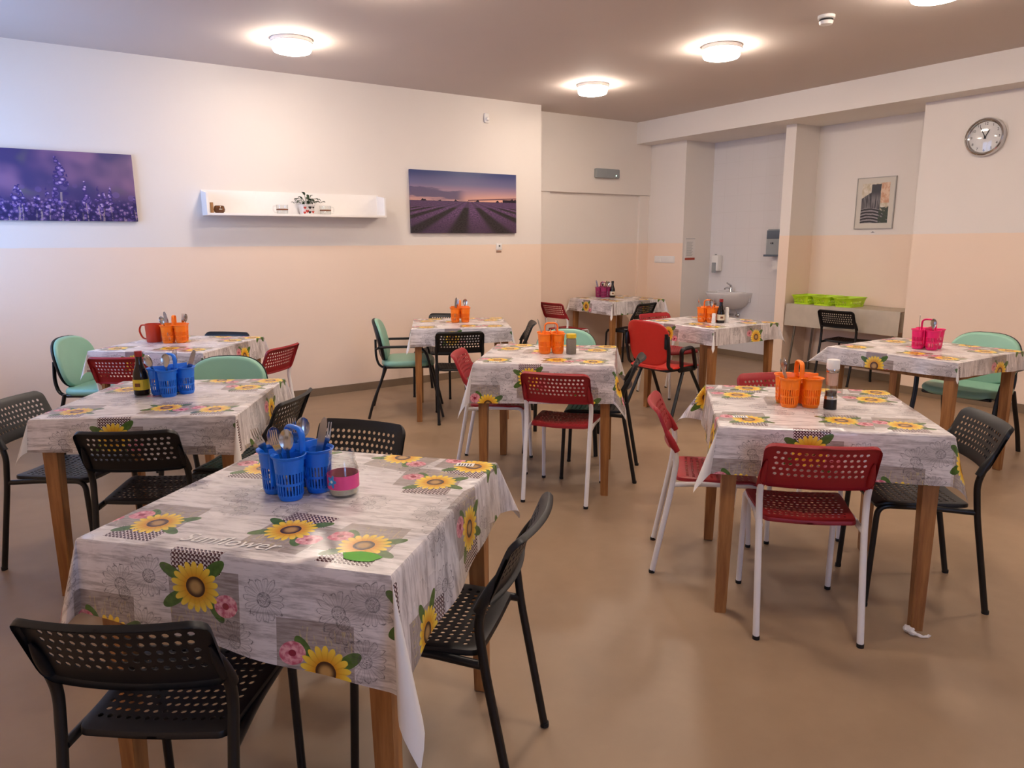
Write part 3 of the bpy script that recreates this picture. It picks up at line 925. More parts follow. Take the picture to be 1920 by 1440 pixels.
for a in [
 (VA, 2.690, 5.560, 332.0, 'mint green armchair with black arms left of the table below the lavender field picture', GG),
 (VA, 5.260, 2.215, 183.0, 'mint green armchair behind the table with the pink caddy', GG),
 (VC, .800, 4.060, 240.0, 'mint green chair behind the sauce bottle table, rounded backrest showing', GG),
 (VC, .430, 5.770, 326.0, 'mint green chair at the far left, beside the table with the red jug', GG),
 (VC, 3.130, 3.960, 227.0, 'mint green chair behind the table with the yellow-lidded jar', GG),
]: place(*a)

# coral armchair
t = thing('plastic_armchair', 'coral red plastic armchair with black arms beside the table in front of the washbasin', 'chair', (4.36, 4.175, 0), R(2 - 90))
b = NB(); ol = rounded_rect(.46, .45, .10, 6)
pad(b, ol, lambda x, y, h: (x, y + .02, .445 + h - (1 - (x / .23) ** 2) * .012 - max(0, y - .14) ** 2 * 1.6), .010, .010); obj('seat', b, M['coral_plastic'], t)
ob = [(.225 * (abs(cos(q)) ** .6) * (1 if cos(q) > 0 else -1) * (1.0 + .08 * sin(q)), .64 + .185 * (abs(sin(q)) ** .62) * (1 if sin(q) > 0 else -1)) for q in [2 * pi * k / 44 for k in range(44)]]
b = NB(); pad(b, ob, lambda x, z, h: (x, -.215 - (z - .60) * .20 + (x / .23) ** 2 * .05 + h, z), .008, .008); obj('backrest', b, M['coral_plastic'], t)
b = NB(); tube(b, fillet([(-.20, .18, .425), (-.20, -.17, .425), (.20, -.17, .425), (.20, .18, .425), (-.20, .18, .425)], .02), .011); obj('seat_frame', b, M['black_metal'], t)
for s in (-1, 1):
    b = NB(); tube(b, fillet([(s * .20, -.05, .425), (s * .215, -.18, .45), (s * .232, -.195, .60), (s * .222, -.222, .73)], .04), .012, rx=.016); obj('back_post', b, M['black_metal'], t)
    b = NB(); box(b, -.018, .018, -.02, .02, -.055, .055, .012, mx=Matrix.Translation((s * .218, -.205, .66))); obj('back_bracket', b, M['black_plastic'], t)
    for y0, y1 in ((.0, -.19), (.08, .31)):
        b = NB(); tube(b, [(s * .22, y0, .43), (s * .262, y1, 0)], .0125, rx=.016); obj('leg', b, M['black_metal'], t)
    b = NB(); tube(b, fillet([(s * .225, -.03, .43), (s * .255, -.075, .600), (s * .262, .055, .612), (s * .235, .13, .43)], .04), .014, rx=.020); obj('armrest', b, M['black_plastic'], t)
    b = NB(); box(b, -.015, .015, -.06, .14, .405, .45, .01, mx=Matrix.Translation((s * .222, 0, 0))); obj('arm_mount', b, M['black_plastic'], t)

# ------------------------------------------------------------------ cutlery caddies
def caddy(name, pm, group):
    t = thing(name, '', 'cutlery caddy', group=group)
    for cx in (-.043, .043):
        for cy in (-.040, .040):
            b = NB()
            rr = lambda z: .0335 + z * .052
            def cm(a, z): return (cx + rr(z) * cos(a), cy + rr(z) * sin(a), z)
            perforated(b, 26, 2, 0, 2 * pi, .012, .080, (.062, .0135), cm, .0016, border=False, square=True)
            lathe(b, [(0, 0), (.030, 0), (rr(.012), .012), (rr(.012) - .0016, .012), (.029, .003), (0, .003)], 36, cx, cy, cap=False)
            lathe(b, [(rr(.080), .080), (rr(.118), .118), (rr(.118) - .0016, .118), (rr(.080) - .0016, .080)], 36, cx, cy, cap=False)
            obj('cup', b, pm, t)
    b = NB(); N_ = 96
    def edge(th, r0):
        best = 0
        for cx in (-.043, .043):
            for cy in (-.040, .040):
                dx, dy = cos(th), sin(th); p_ = cx * dx + cy * dy; q_ = cx * cx + cy * cy - p_ * p_
                if q_ < r0 * r0: best = max(best, p_ + sqrt(r0 * r0 - q_))
        return best
    R0 = .0335 + .1 * .052
    rings = []
    for dr_, z in ((.0, .088), (.0018, .114), (.0065, .119), (.0085, .1235), (.0065, .1245), (.0025, .121), (-.0006, .114), (-.0018, .088)):
        rings.append([b.verts.new((edge(a, R0 + dr_) * cos(a), edge(a, R0 + dr_) * sin(a), z)) for a in [2 * pi * k / N_ for k in range(N_)]])
    for A, B in zip(rings, rings[1:] + rings[:1]):
        for k in range(N_): b.faces.new((A[k], A[(k + 1) % N_], B[(k + 1) % N_], B[k]))
    obj('rim', b, pm, t)
    b = NB(); box(b, -.078, .078, -.0018, .0018, .03, .136, .001); obj('divider', b, pm, t)
    b = NB(); tube(b, fillet([(0, -.040, .10), (0, -.040, .184), (0, .040, .184), (0, .040, .10)], .026, 6), .0055, rx=.0095); obj('handle', b, pm, t)
    return t
def profile_strip(prof, dish=0.0, dz=(0, 1), nx=4, th=.0014):
    """prof: (z, halfwidth, yoff); a shallow dish between dz[0] and dz[1]"""
    bm = NB(); rows = []
    for z, w, y in prof:
        k = 0
        if dish and dz[0] < z < dz[1]: k = dish * sin(pi * (z - dz[0]) / (dz[1] - dz[0]))
        rows.append([(w * (2 * i / nx - 1), y + k * (1 - (2 * i / nx - 1) ** 2), z) for i in range(nx + 1)])
    A = [[bm.verts.new(p) for p in r] for r in rows]; B = [[bm.verts.new((p[0], p[1] + th, p[2])) for p in r] for r in rows]
    n = len(rows)
    for i in range(n - 1):
        for k in range(nx):
            bm.faces.new((A[i][k], A[i][k + 1], A[i + 1][k + 1], A[i + 1][k])); bm.faces.new((B[i][k], B[i + 1][k], B[i + 1][k + 1], B[i][k + 1]))
        bm.faces.new((A[i][0], A[i + 1][0], B[i + 1][0], B[i][0])); bm.faces.new((A[i][nx], B[i][nx], B[i + 1][nx], A[i + 1][nx]))
    for i in (0, n - 1):
        for k in range(nx): bm.faces.new((A[i][k], B[i][k], B[i][k + 1], A[i][k + 1]))
    return bm
def cut_mesh(kind):
    if kind == 'spoon':
        bm = profile_strip([(0, .006, 0), (.01, .009, 0), (.06, .0065, .001), (.10, .004, .003), (.125, .004, .002), (.133, .009, -.001), (.142, .0155, -.002), (.155, .0195, -.001), (.170, .0185, .001), (.182, .012, .003), (.187, .004, .004)], .008, (.128, .188), 6)
    elif kind == 'knife':
        bm = profile_strip([(0, .006, 0), (.006, .009, 0), (.08, .0075, 0), (.095, .006, 0), (.105, .009, 0), (.16, .0105, 0), (.19, .0095, 0), (.203, .006, 0), (.207, .002, 0)], 0, (0, 1), 3, .0022)
    else:
        bm = profile_strip([(0, .006, 0), (.01, .009, 0), (.06, .0065, .001), (.10, .004, .003), (.122, .004, .002), (.132, .010, .000), (.145, .0125, -.003), (.150, .0125, -.003)], 0, (0, 1), 4)
        for k in range(4):
            x = -.0125 + .00285 + k * .00645
            vs = [bm.verts.new((x + sx * w, y + dy, z)) for z, w, y in ((.1495, .0022, -.003), (.17, .0018, -.004), (.190, .0010, -.001)) for sx, dy in ((-1, 0), (1, 0), (1, .0014), (-1, .0014))]
            for r in range(2):
                for q in range(4): bm.faces.new((vs[r * 4 + q], vs[r * 4 + (q + 1) % 4], vs[r * 4 + 4 + (q + 1) % 4], vs[r * 4 + 4 + q]))
            bm.faces.new(vs[:4][::-1]); bm.faces.new(vs[8:])
    me = bpy.data.meshes.new(kind); bmesh.ops.recalc_face_normals(bm, faces=bm.faces); bm.to_mesh(me); bm.free()
    me.materials.append(M['steel']); me.polygons.foreach_set('use_smooth', [True] * len(me.polygons))
    if hasattr(me, 'set_sharp_from_angle'): me.set_sharp_from_angle(angle=R(40))
    return me
CUT = {k: cut_mesh(k) for k in ('fork', 'spoon', 'knife')}
def cutlery(kind, base, lean, lean_dir, spin, label, group):
    o = bpy.data.objects.new(kind, CUT[kind]); col.objects.link(o)
    ax = Vector((-sin(lean_dir), cos(lean_dir), 0))
    o.matrix_world = Matrix.Translation(base) @ Matrix.Rotation(lean, 4, ax) @ Matrix.Rotation(spin, 4, 'Z')
    return tag(o, label, {'fork': 'fork', 'spoon': 'spoon', 'knife': 'knife'}[kind], group)
# camera faces away along ~55.9 degrees; image-right is about -34 degrees
RT, LT = R(-34), R(146)
CAD = [
 # table, material, name, (x, y), rotation, label, group, where, pieces (kind, cup, lean, dir, spin)
 ('blue', 'blue_plastic', (0.572, 1.915), 12, 'blue slotted cutlery caddy on the nearest table, beside the glass jar', 'blue cutlery caddies', 'blue caddy on the nearest table',
   [('knife', 3, .22, RT, RT, 'tall steel table knife'), ('spoon', 1, .10, R(236), RT, 'steel spoon inside the handle loop'), ('spoon', 2, .10, R(20), RT + .5, 'dark shaded steel spoon beside the knife'), ('fork', 3, .42, RT, RT + .4, 'steel fork leaning out to the jar side'),
    ('fork', 0, .48, R(165), RT, 'steel fork leaning over the outer rim'), ('fork', 2, .12, R(130), RT, 'upright steel fork at the back'), ('spoon', 0, .3, R(235), RT + .8, 'low steel spoon by the outer rim'), ('fork', 1, .38, R(140), RT - .3, 'steel fork lying across the handle opening')]),
 ('blue', 'blue_plastic', (0.520, 3.560), 20, 'blue slotted cutlery caddy beside the brown sauce bottle', 'blue cutlery caddies', 'blue caddy by the sauce bottle',
   [('spoon', 0, .35, R(170), RT, 'steel spoon leaning towards the bottle'), ('spoon', 1, .05, R(90), RT, 'steel spoon inside the handle loop'), ('fork', 2, .08, R(60), RT, 'upright steel fork'), ('knife', 3, .42, RT, RT + .4, 'steel knife leaning away from the bottle')]),
 ('orange', 'orange_plastic', (0.850, 5.480), -20, 'orange cutlery caddy beside the red jug', 'orange cutlery caddies', 'orange caddy by the red jug',
   [('spoon', 0, .30, R(160), RT, 'bright steel spoon leaning to the jug'), ('fork', 2, .20, R(150), RT, 'steel fork next to the bright spoon'), ('knife', 2, .12, R(160), RT + .6, 'dark steel knife beside the forks'), ('fork', 3, .16, RT, RT + .8, 'short-looking steel fork right of the handle'), ('spoon', 3, .25, RT, RT + 1.45, 'steel spoon seen edge-on at the outer side')]),
 ('orange', 'orange_plastic', (3.120, 5.400), -28, 'orange cutlery caddy on the table below the lavender field picture', 'orange cutlery caddies', 'orange caddy below the lavender field picture',
   [('knife', 0, .10, RT, RT + .3, 'bright steel knife'), ('fork', 0, .16, RT, RT + 1.0, 'dark steel fork beside the knife'), ('spoon', 3, .04, RT, RT, 'upright steel spoon')]),
 ('orange', 'orange_plastic', (2.690, 3.530), 57, 'orange cutlery caddy beside the yellow-lidded jar', 'orange cutlery caddies', 'orange caddy by the yellow-lidded jar',
   [('knife', 2, .30, R(150), RT + 1.2, 'thin steel knife leaning left of the handle'), ('fork', 3, .2, R(60), RT, 'steel fork behind the handle')]),
 ('orange', 'orange_plastic', (4.830, 4.120), 20, 'orange cutlery caddy beside the dark bottle, before the washbasin', 'orange cutlery caddies', 'orange caddy before the washbasin',
   [('knife', 0, .30, R(150), RT + .8, 'dark steel knife leaning out to the left'), ('spoon', 1, .05, R(60), RT, 'shiny steel spoon inside the handle loop'), ('fork', 3, .05, R(60), RT, 'upright steel fork behind the handle')]),
 ('orange', 'orange_plastic', (2.645, 1.760), -40, 'orange cutlery caddy beside the salt-and-pepper mill', 'orange cutlery caddies', 'orange caddy by the salt-and-pepper mill',
   [('knife', 0, .34, R(150), RT + .7, 'steel knife poking out of the left cup'), ('spoon', 2, .05, R(140), RT + 1.4, 'steel spoon seen edge-on behind the handle')]),
 ('pink', 'pink_plastic', (4.720, 2.250), 10, 'bright pink cutlery caddy on the table by the clock wall', 'pink cutlery caddies', 'bright pink caddy',
   [('knife', 0, .03, R(60), RT + 1.0, 'thin steel knife'), ('spoon', 1, .05, R(60), RT, 'broad steel spoon in front of the handle')]),
 ('plum', 'plum_plastic', (5.970, 6.770), 10, 'dark pink cutlery caddy on the table in the far recess', 'pink cutlery caddies', 'dark pink caddy in the far recess',
   [('knife', 0, .25, R(150), RT, 'steel knife leaning left'), ('fork', 2, .06, R(150), RT, 'upright steel fork'), ('spoon', 3, .10, RT, RT, 'dark steel spoon'), ('knife', 1, .30, RT, RT + .4, 'steel knife leaning towards the bottle')]),
]
PROTO = {}
for key, pm, (x, y), rot, lab, grp, where, pieces in CAD:
    if key not in PROTO:
        c = caddy('cutlery_caddy', M[pm], grp); c.location = (x, y, TT + .001); c.rotation_euler = (0, 0, R(rot)); c['label'] = lab; PROTO[key] = c
    else: c = dup(PROTO[key], (x, y, TT + .001), R(rot), lab)
    cups = [(-.043, -.040), (.043, -.040), (-.043, .040), (.043, .040)]
    if key == 'blue' or True:
        cs = [(cx * cos(R(rot)) - cy * sin(R(rot)), cx * sin(R(rot)) + cy * cos(R(rot))) for cx, cy in cups]
        # order cups in the view: 0 left-front, 1 right-front, 2 left-back, 3 right-back
        ux, uy = cos(RT), sin(RT); vx, vy = cos(R(56)), sin(R(56))
        o_ = sorted(cs, key=lambda q: q[0] * vx + q[1] * vy)
        front = sorted(o_[:2], key=lambda q: q[0] * ux + q[1] * uy); back = sorted(o_[2:], key=lambda q: q[0] * ux + q[1] * uy)
        cs = front + back
    cnt = {}
    for kind, ci, lean, ld, sp, desc in pieces:
        i = cnt.get(ci, 0); cnt[ci] = i + 1
        off = .012 * (i if i < 2 else -1)
        cx, cy = cs[ci]
        bs = .020 * min(1, lean * 4) if i == 0 else .004
        if i: lean = min(lean, .19); off = .013 * (1 if i == 1 else -1)
        bx_ = x + cx - cos(ld) * bs + off * cos(ld + pi / 2); by_ = y + cy - sin(ld) * bs + off * sin(ld + pi / 2)
        cutlery(kind, (bx_, by_, TT + .008), min(lean, .36), ld, sp, f'{desc} in the {where}', 'cutlery in the ' + where)

# ------------------------------------------------------------------ things on the tables
def bottle(x, y, h, r, lab, capm, labm, seed_mark=True, group=None):
    t = thing('sauce_bottle', lab, 'bottle', (x, y, TT + .001), group=group)
    obj('body', lathe(NB(), [(0, 0), (r * .92, 0), (r, .006), (r * .97, h * .22), (r * .93, h * .40), (r * .88, h * .50), (r * .55, h * .66), (r * .42, h * .75), (r * .40, h * .90), (0, h * .90)], 28, cap=False), M['dark_glass'], t)
    obj('cap', lathe(NB(), [(r * .46, h * .88), (r * .48, h * .90), (r * .46, h), (0, h)], 20), capm, t)
    l = NB(); lathe(l, [(r * .99, h * .12), (r * 1.012, h * .12), (r * .985, h * .36), (r * .95, h * .36)], 28, cap=False)
    lo = obj('paper_label', l, labm, t)
    a = R(236); mk = NB(); box(mk, -.011, .011, -.0008, .0008, -.008, .008, mx=Matrix.Translation((r * 1.02 * cos(a), r * 1.02 * sin(a), h * .24)) @ Matrix.Rotation(a + pi / 2, 4, 'Z'))
    obj('label_print', mk, M['brown_ink'], lo, False)
    return t
bottle(.400, 3.630, .20, .035, 'dark sauce bottle with yellow label and red cap beside the blue caddy', M['red_cap'], M['yellow_label'])
bottle(4.837, 3.994, .20, .034, 'dark brown bottle with pale label beside the orange caddy before the washbasin', M['red_cap'], M['cream_label'])
bottle(6.030, 6.665, .20, .034, 'dark bottle beside the dark pink caddy in the far recess', M['dark_ink'], M['cream_label'])
for x, y, h, lab in ((4.772, 4.012, .085, 'small white salt shaker left of the dark bottle before the washbasin'), (4.900, 3.980, .13, 'slim white shaker right of the dark bottle before the washbasin')):
    t = thing('salt_shaker', lab, 'shaker', (x, y, TT + .001), group='white shakers')
    obj('body', lathe(NB(), [(0, 0), (.017, 0), (.018, .004), (.014, h * .7), (0, h * .7)], 18, cap=False), M['white_plastic'], t)
    obj('lid', lathe(NB(), [(.0155, h * .7), (.016, h * .75), (.014, h * .96), (0, h)], 18), M['white_plastic'], t)
# glass jar with a pink band
t = thing('glass_jar', 'glass jar with pink paper band beside the blue caddy on the nearest table', 'jar', (.668, 1.815, TT + .001))
obj('body', lathe(NB(), [(0, 0), (.036, 0), (.041, .006), (.042, .075), (.038, .088), (.034, .094), (.034, .099), (.036, .101), (.036, .106), (.034, .108), (.034, .122), (.031, .122), (.031, .092), (.0385, .078), (.0385, .006), (0, .004)], 36, cap=False), M['glass'], t)
obj('pink_band', lathe(NB(), [(.0424, .024), (.0430, .024), (.0430, .062), (.0424, .062)], 36, cap=False), M['pink_band'], t)
obj('contents', lathe(NB(), [(0, .0045), (.0375, .007), (.0375, .020), (0, .021)], 24, cap=False), M['sugar'], t)
a = R(206); fl = NB()
mx = Matrix.Translation((.0432 * cos(a), .0432 * sin(a), .047)) @ Matrix.Rotation(a + pi / 2, 4, 'Z') @ Matrix.Rotation(R(90), 4, 'X')
prism(fl, [((.011 + .004 * cos(5 * q)) * cos(q), (.014 + .005 * cos(5 * q)) * sin(q)) for q in [2 * pi * k / 30 for k in range(30)]], -.001, .001)
lathe(fl, [(.004, .001), (.004, .0016)], 12)
for f in list(fl.faces)[-14:]: f.material_index = 1
bmesh.ops.transform(fl, matrix=mx, verts=fl.verts)
obj('flower_sticker', fl, [M['blue_sticker'], M['white_print']], t, False)
# salt-and-pepper mill
t = thing('pepper_mill', 'tall two-part salt-and-pepper mill with black base and white cap', 'mill', (2.694, 1.640, TT + .001))
obj('black_base', lathe(NB(), [(0, 0), (.025, 0), (.0255, .003), (.0245, .038), (.024, .040), (0, .040)], 28, cap=False), M['black_plastic'], t)
obj('steel_collar', lathe(NB(), [(.0245, .0402), (.0248, .041), (.0248, .052), (.0245, .053)], 28), M['chrome'], t)
obj('clear_body', lathe(NB(), [(.0243, .0532), (.0243, .152), (.0225, .152), (.0225, .0532)], 28, cap=False), M['glass'], t)
obj('peppercorns', lathe(NB(), [(0, .0535), (.0215, .0535), (.0215, .072), (0, .074)], 24, cap=False), M['pepper'], t)
obj('salt_fill', lathe(NB(), [(0, .098), (.0215, .098), (.0215, .150), (0, .150)], 24, cap=False), M['salt'], t)
obj('steel_ring', lathe(NB(), [(.0245, .1522), (.0248, .153), (.0248, .164), (.0245, .165)], 28), M['chrome'], t)
obj('white_cap', lathe(NB(), [(.0245, .1652), (.0255, .167), (.0255, .198), (.024, .203), (0, .204)], 28), M['white_plastic'], t)
# spice jar with yellow lid
t = thing('spice_jar', 'small grey spice jar with yellow lid beside the orange caddy', 'jar', (2.755, 3.410, TT + .001))
obj('body', lathe(NB(), [(0, 0), (.029, 0), (.031, .004), (.031, .088), (.027, .094), (.027, .098), (0, .098)], 26, cap=False), M['grey_spice'], t)
obj('lid', lathe(NB(), [(.030, .0985), (.031, .101), (.031, .122), (.029, .124), (0, .124)], 26), M['yellow_cap'], t)
# red plastic jug
t = thing('plastic_jug', 'brick red plastic jug with handle beside the orange caddy', 'jug', (.728, 5.580, TT + .001), LT)
obj('body', lathe(NB(), [(0, 0), (.048, 0), (.050, .004), (.054, .128), (.052, .128), (.048, .006), (0, .006)], 28, cap=False), M['terracotta'], t)
b = NB(); tube(b, smooth_path([(.050, 0, .118), (.085, 0, .115), (.098, 0, .075), (.080, 0, .030), (.049, 0, .018)], 6), .005, rx=.010); obj('handle', b, M['terracotta'], t)

# ------------------------------------------------------------------ long table in the niche
t = thing('folding_table', 'long table with thin metal legs standing in the niche', 'table', (7.15, 4.20, 0))
b = NB(); box(b, -.21, .20, -.61, .61, .742, .766, .003); obj('tabletop', b, M['wood'], t)
for sx in (-1, 1):
    for sy in (-1, 1):
        b = NB(); tube(b, [(sx * .185, sy * .585, 0), (sx * .165, sy * .52, .742)], .012); obj('leg', b, M['tube_steel'], t)
def long_cloth():
    bm = NB(); nx, ny = 8, 30
    x0, x1, y0, y1, d = -.222, .208, -.628, .628, .235
    rows = []
    for j in range(ny + 1):
        y = y0 + (y1 - y0) * j / ny
        w = sin(j * .9) * .5 + sin(j * .37 + 1) * .5
        r = [(x1 - (x1 - x0) * i / nx, y, .0) for i in range(nx + 1)]
        r += [(x0 - .005 - .010 * k / 6 * (1 + w), y, -d * k / 6) for k in range(1, 7)]
        rows.append([bm.verts.new(p) for p in r])
    for A, B in zip(rows, rows[1:]):
        for k in range(len(A) - 1): bm.faces.new((A[k], B[k], B[k + 1], A[k + 1]))
    # gathered end fold at the clock side
    for (ya, yb) in ((y0, y0 - .012),):
        g = [[bm.verts.new((x0 - .02 + .07 * i / 6 + .02 * sin(i * 2.2), yb + .012 * sin(i * 3.0), -.001 - d * .85 * k / 5)) for k in range(6)] for i in range(7)]
        for A, B in zip(g, g[1:]):
            for k in range(5): bm.faces.new((A[k], A[k + 1], B[k + 1], B[k]))
    return bm
tag(obj('tablecloth', long_cloth(), M['taupe_cloth'], None, True, (7.15, 4.20, TT)), 'plain grey-beige cloth over the long table in the niche', 'tablecloth')
def basket():
    t = thing('plastic_basket', '', 'basket', group='lime green baskets')
    L, W, Hh = .30, .215, .095
    def out(s, z):
        k = .82 + .18 * z / Hh
        return [(x * k, y * k) for x, y in rounded_rect(L, W, .035, 4)]
    b = NB()
    per = rounded_rect(1, 1, .2, 4)
    # perforated walls: unrolled around the rounded rectangle
    base = rounded_rect(L, W, .035, 6)
    cum = [0.0]
    for i in range(len(base)): cum.append(cum[-1] + (Vector(base[(i + 1) % len(base)]) - Vector(base[i])).length)
    tot = cum[-1]
    def at(s):
        s = s % tot
        for i in range(len(base)):
            if cum[i] <= s <= cum[i + 1] + 1e-9:
                f = (s - cum[i]) / (cum[i + 1] - cum[i]); A, B = Vector(base[i]), Vector(base[(i + 1) % len(base)]); return A * (1 - f) + B * f
        return Vector(base[0])
    def wm(s, z):
        p = at(s); k = .82 + .18 * z / Hh; return (p.x * k, p.y * k, z)
    n = 44
    perforated(b, n, 2, 0, tot, .012, .062, (tot / n * .30, .0095), wm, .0018, border=False, square=True, skip=lambda i, j: i % 11 in (0, 10))
    lo = [b.verts.new((p[0] * (.82 + .18 * .012 / Hh), p[1] * (.82 + .18 * .012 / Hh), .0)) for p in base]
    l2 = [b.verts.new((p[0] * (.82 + .18 * .012 / Hh), p[1] * (.82 + .18 * .012 / Hh), .012)) for p in base]
    m_ = len(base)
    b.faces.new(lo[::-1]); b.faces.new([b.verts.new((v.co.x * .98, v.co.y * .98, .003)) for v in lo])
    for k in range(m_): b.faces.new((lo[k], lo[(k + 1) % m_], l2[(k + 1) % m_], l2[k]))
    def rg(kk, z): return [b.verts.new((p[0] * kk, p[1] * kk, z)) for p in base]
    k0 = .82 + .18 * .062 / Hh
    rs = [rg(k0, .062), rg(1.0, .090), rg(1.05, .090), rg(1.05, .096), rg(.99, .096), rg(k0 - .012, .062)]
    for A, B in zip(rs, rs[1:]):
        for k in range(m_): b.faces.new((A[k], A[(k + 1) % m_], B[(k + 1) % m_], B[k]))
    obj('basket_body', b, M['lime_plastic'], t)
    h = NB()
    for sx in (-1, 1): tube(h, fillet([(sx * L * .525, -.045, .092), (sx * (L * .525 + .012), -.04, .085), (sx * (L * .525 + .012), .04, .085), (sx * L * .525, .045, .092)], .006), .004)
    obj('grip', h, M['lime_plastic'], t)
    return t
bp = basket()
for i, (y, lab) in enumerate(((4.685, 'lime green plastic basket next to the partition, farthest from the framed picture'), (4.445, 'lime green plastic basket in the middle of the three on the long table'), (4.200, 'lime green plastic basket under the framed picture, closest to it of the three'))):
    if i == 0: bp.location = (7.10, y, TT + .001); bp['label'] = lab
    else: dup(bp, (7.10, y, TT + .001), 0, lab)

# ------------------------------------------------------------------ washbasin corner
t = thing('washbasin', 'white ceramic washbasin on the tiled recess wall', 'washbasin', (7.4285, 5.94, .80))
def basin():
    bm = NB(); n = 36
    def ring(s, z, k=1.0, sh=0.0):
        out = []
        for i in range(n + 1):
            a = pi / 2 + pi * i / n
            out.append((min(0, (cos(a) * .43 * s * (1 - sh)) - (0 if s else 0)), sin(a) * .275 * s * k, z))
        return out
    outer = [(.30, -.195), (.48, -.185), (.72, -.14), (.90, -.07), (.985, -.01), (1.0, .012), (.99, .020), (.955, .020), (.93, .010), (.85, -.03), (.65, -.10), (.35, -.125), (.05, -.13)]
    R_ = [[bm.verts.new(p) for p in ring(s, z)] for s, z in outer]
    for A, B in zip(R_, R_[1:]):
        for k in range(n): bm.faces.new((A[k], A[k + 1], B[k + 1], B[k]))
    bm.faces.new(R_[0]); bm.faces.new(R_[-1])
    box(bm, -.10, -.001, -.20, .20, -.015, .022, .006)
    box(bm, -.02, -.001, -.26, .26, -.10, .021, .004)
    return bm
obj('bowl', basin(), M['ceramic'], t)
f = NB(); lathe(f, [(.024, .021), (.022, .03), (.018, .04), (.018, .075), (.014, .082), (0, .083)], 20, -.07, 0)
tube(f, smooth_path([(-.07, 0, .055), (-.12, 0, .075), (-.17, 0, .070), (-.185, 0, .055)], 5), .010)
tp_ = obj('tap', f, M['chrome'], t)
f = NB(); tube(f, smooth_path([(-.07, 0, .083), (-.08, 0, .105), (-.15, .0, .135)], 5), [.014] * 5 + [.010] * 6); obj('tap_lever', f, M['chrome'], tp_)
f = NB(); tube(f, fillet([(-.16, 0, -.19), (-.16, 0, -.33), (-.08, 0, -.33), (-.08, 0, -.27), (-.001, 0, -.27)], .03), .016); obj('drain_trap', f, M['chrome'], t)
for s in (-1, 1):
    f = NB(); lathe(f, [(.022, 0), (.022, .03), (.014, .034), (.014, .05), (0, .05)], 16)
    bmesh.ops.transform(f, matrix=Matrix.Translation((-.001, s * .09, -.27)) @ Matrix.Rotation(R(-90), 4, 'Y'), verts=f.verts)
    tube(f, smooth_path([(-.045, s * .09, -.27), (-.055, s * .085, -.2), (-.06, s * .04, -.13)], 4), .005); obj('valve', f, M['chrome'], t)
t = thing('soap_dispenser', 'white soap dispenser on the wall above the washbasin', 'dispenser', (7.43, 6.20, 1.05))
b = NB(); box(b, -.10, 0, -.055, .055, .02, .225, .02); obj('body', b, M['white_plastic'], t)
b = NB(); box(b, -.112, -.092, -.030, .030, .0, .13, .008); obj('push_lever', b, M['grey_plastic'], t)
b = NB(); lathe(b, [(.014, .222), (.014, .232), (0, .234)], 14, -.06, .01); obj('fill_cap', b, M['black_plastic'], t)
t = thing('towel_dispenser', 'grey paper towel dispenser on the recess wall next to the partition', 'dispenser', (7.43, 5.215, 1.28))
b = NB(); prism(b, [(0, -.17), (0, .17), (-.17, .17), (-.215, .13), (-.215, -.13), (-.17, -.17)], 0, .30)
bmesh.ops.bevel(b, geom=list(b.edges), offset=.012, segments=2, affect='EDGES'); obj('body', b, M['grey_plastic'], t)
b = NB(); box(b, -.222, -.214, -.13, .13, .19, .285, .003); obj('window', b, M['smoke_plastic'], t)
b = NB(); box(b, -.212, -.01, -.171, .171, -.012, .012, .004); obj('lower_trim', b, M['smoke_plastic'], t)
b = NB(); box(b, -.13, -.127, -.10, .10, -.16, -.005); obj('hanging_towel', b, M['paper'], t, False)
b = NB(); box(b, -.2185, -.2155, .04, .055, .13, .15); box(b, -.2185, -.2155, .065, .075, .13, .15); obj('logo', b, M['dark_ink'], t, False)
t = thing('wall_notice', 'small printed notice with red strip on the side wall by the washbasin', 'notice', (7.05, 6.36, 1.35))
b = NB(); box(b, -.09, .09, -.003, 0, -.135, .135); obj('sheet', b, M['paper'], t, False)
b = NB(); box(b, -.09, .09, -.0045, -.003, -.135, -.108); obj('red_strip', b, M['red_ink'], t, False)
b = NB()
for k in range(14): box(b, -.065, .05 - (k % 3) * .012, -.0045, -.003, .085 - k * .013, .0885 - k * .013)
box(b, -.085, .085, -.0045, -.003, .125, .130); obj('print', b, M['grey_plastic'], t, False)

# ------------------------------------------------------------------ wall fittings
t = thing('emergency_light', 'grey emergency light box high on the recess wall', 'emergency light', (6.135, YA - .045, 2.275))
b = NB(); box(b, -.19, .19, -.055, 0, -.055, .055, .012); obj('housing', b, M['grey_plastic'], t)
b = NB(); lathe(b, [(.006, 0), (.006, .004), (0, .005)], 10); bmesh.ops.transform(b, matrix=Matrix.Translation((.13, -.055, -.025)) @ Matrix.Rotation(R(90), 4, 'X'), verts=b.verts); obj('indicator', b, M['led'], t)
t = thing('light_switch', 'white triple light switch on the pillar by the recess', 'light switch', (XE, 6.66, 1.218))
b = NB(); box(b, -.008, 0, -.175, .175, -.044, .044, .003); obj('frame', b, M['white_plastic'], t)
for k in range(3):
    y = -.113 + k * .113; b = NB(); box(b, -.013, -.008, y - .05, y + .05, -.034, .034, .002); obj('rocker', b, M['white_plastic'], t)
t = thing('thermostat', 'small white thermostat under the lavender field picture', 'thermostat', (4.35, YL, 1.402))
b = NB(); box(b, -.036, .036, -.014, 0, -.036, .036, .005); obj('housing', b, M['white_plastic'], t)
b = NB(); box(b, -.008, .012, -.016, -.0138, .0, .014, .001); obj('display', b, M['dark_ink'], t)
b = NB(); box(b, -.033, .033, -.003, 0, -.062, -.052); tag(obj('name_plate', b, M['brown_ink'], None, False, (4.35, YL, 1.402)), 'tiny printed strip below the white thermostat', 'sign')
t = thing('wall_sensor', 'small white motion sensor high on the long wall', 'sensor', (4.205, YL, 2.722))
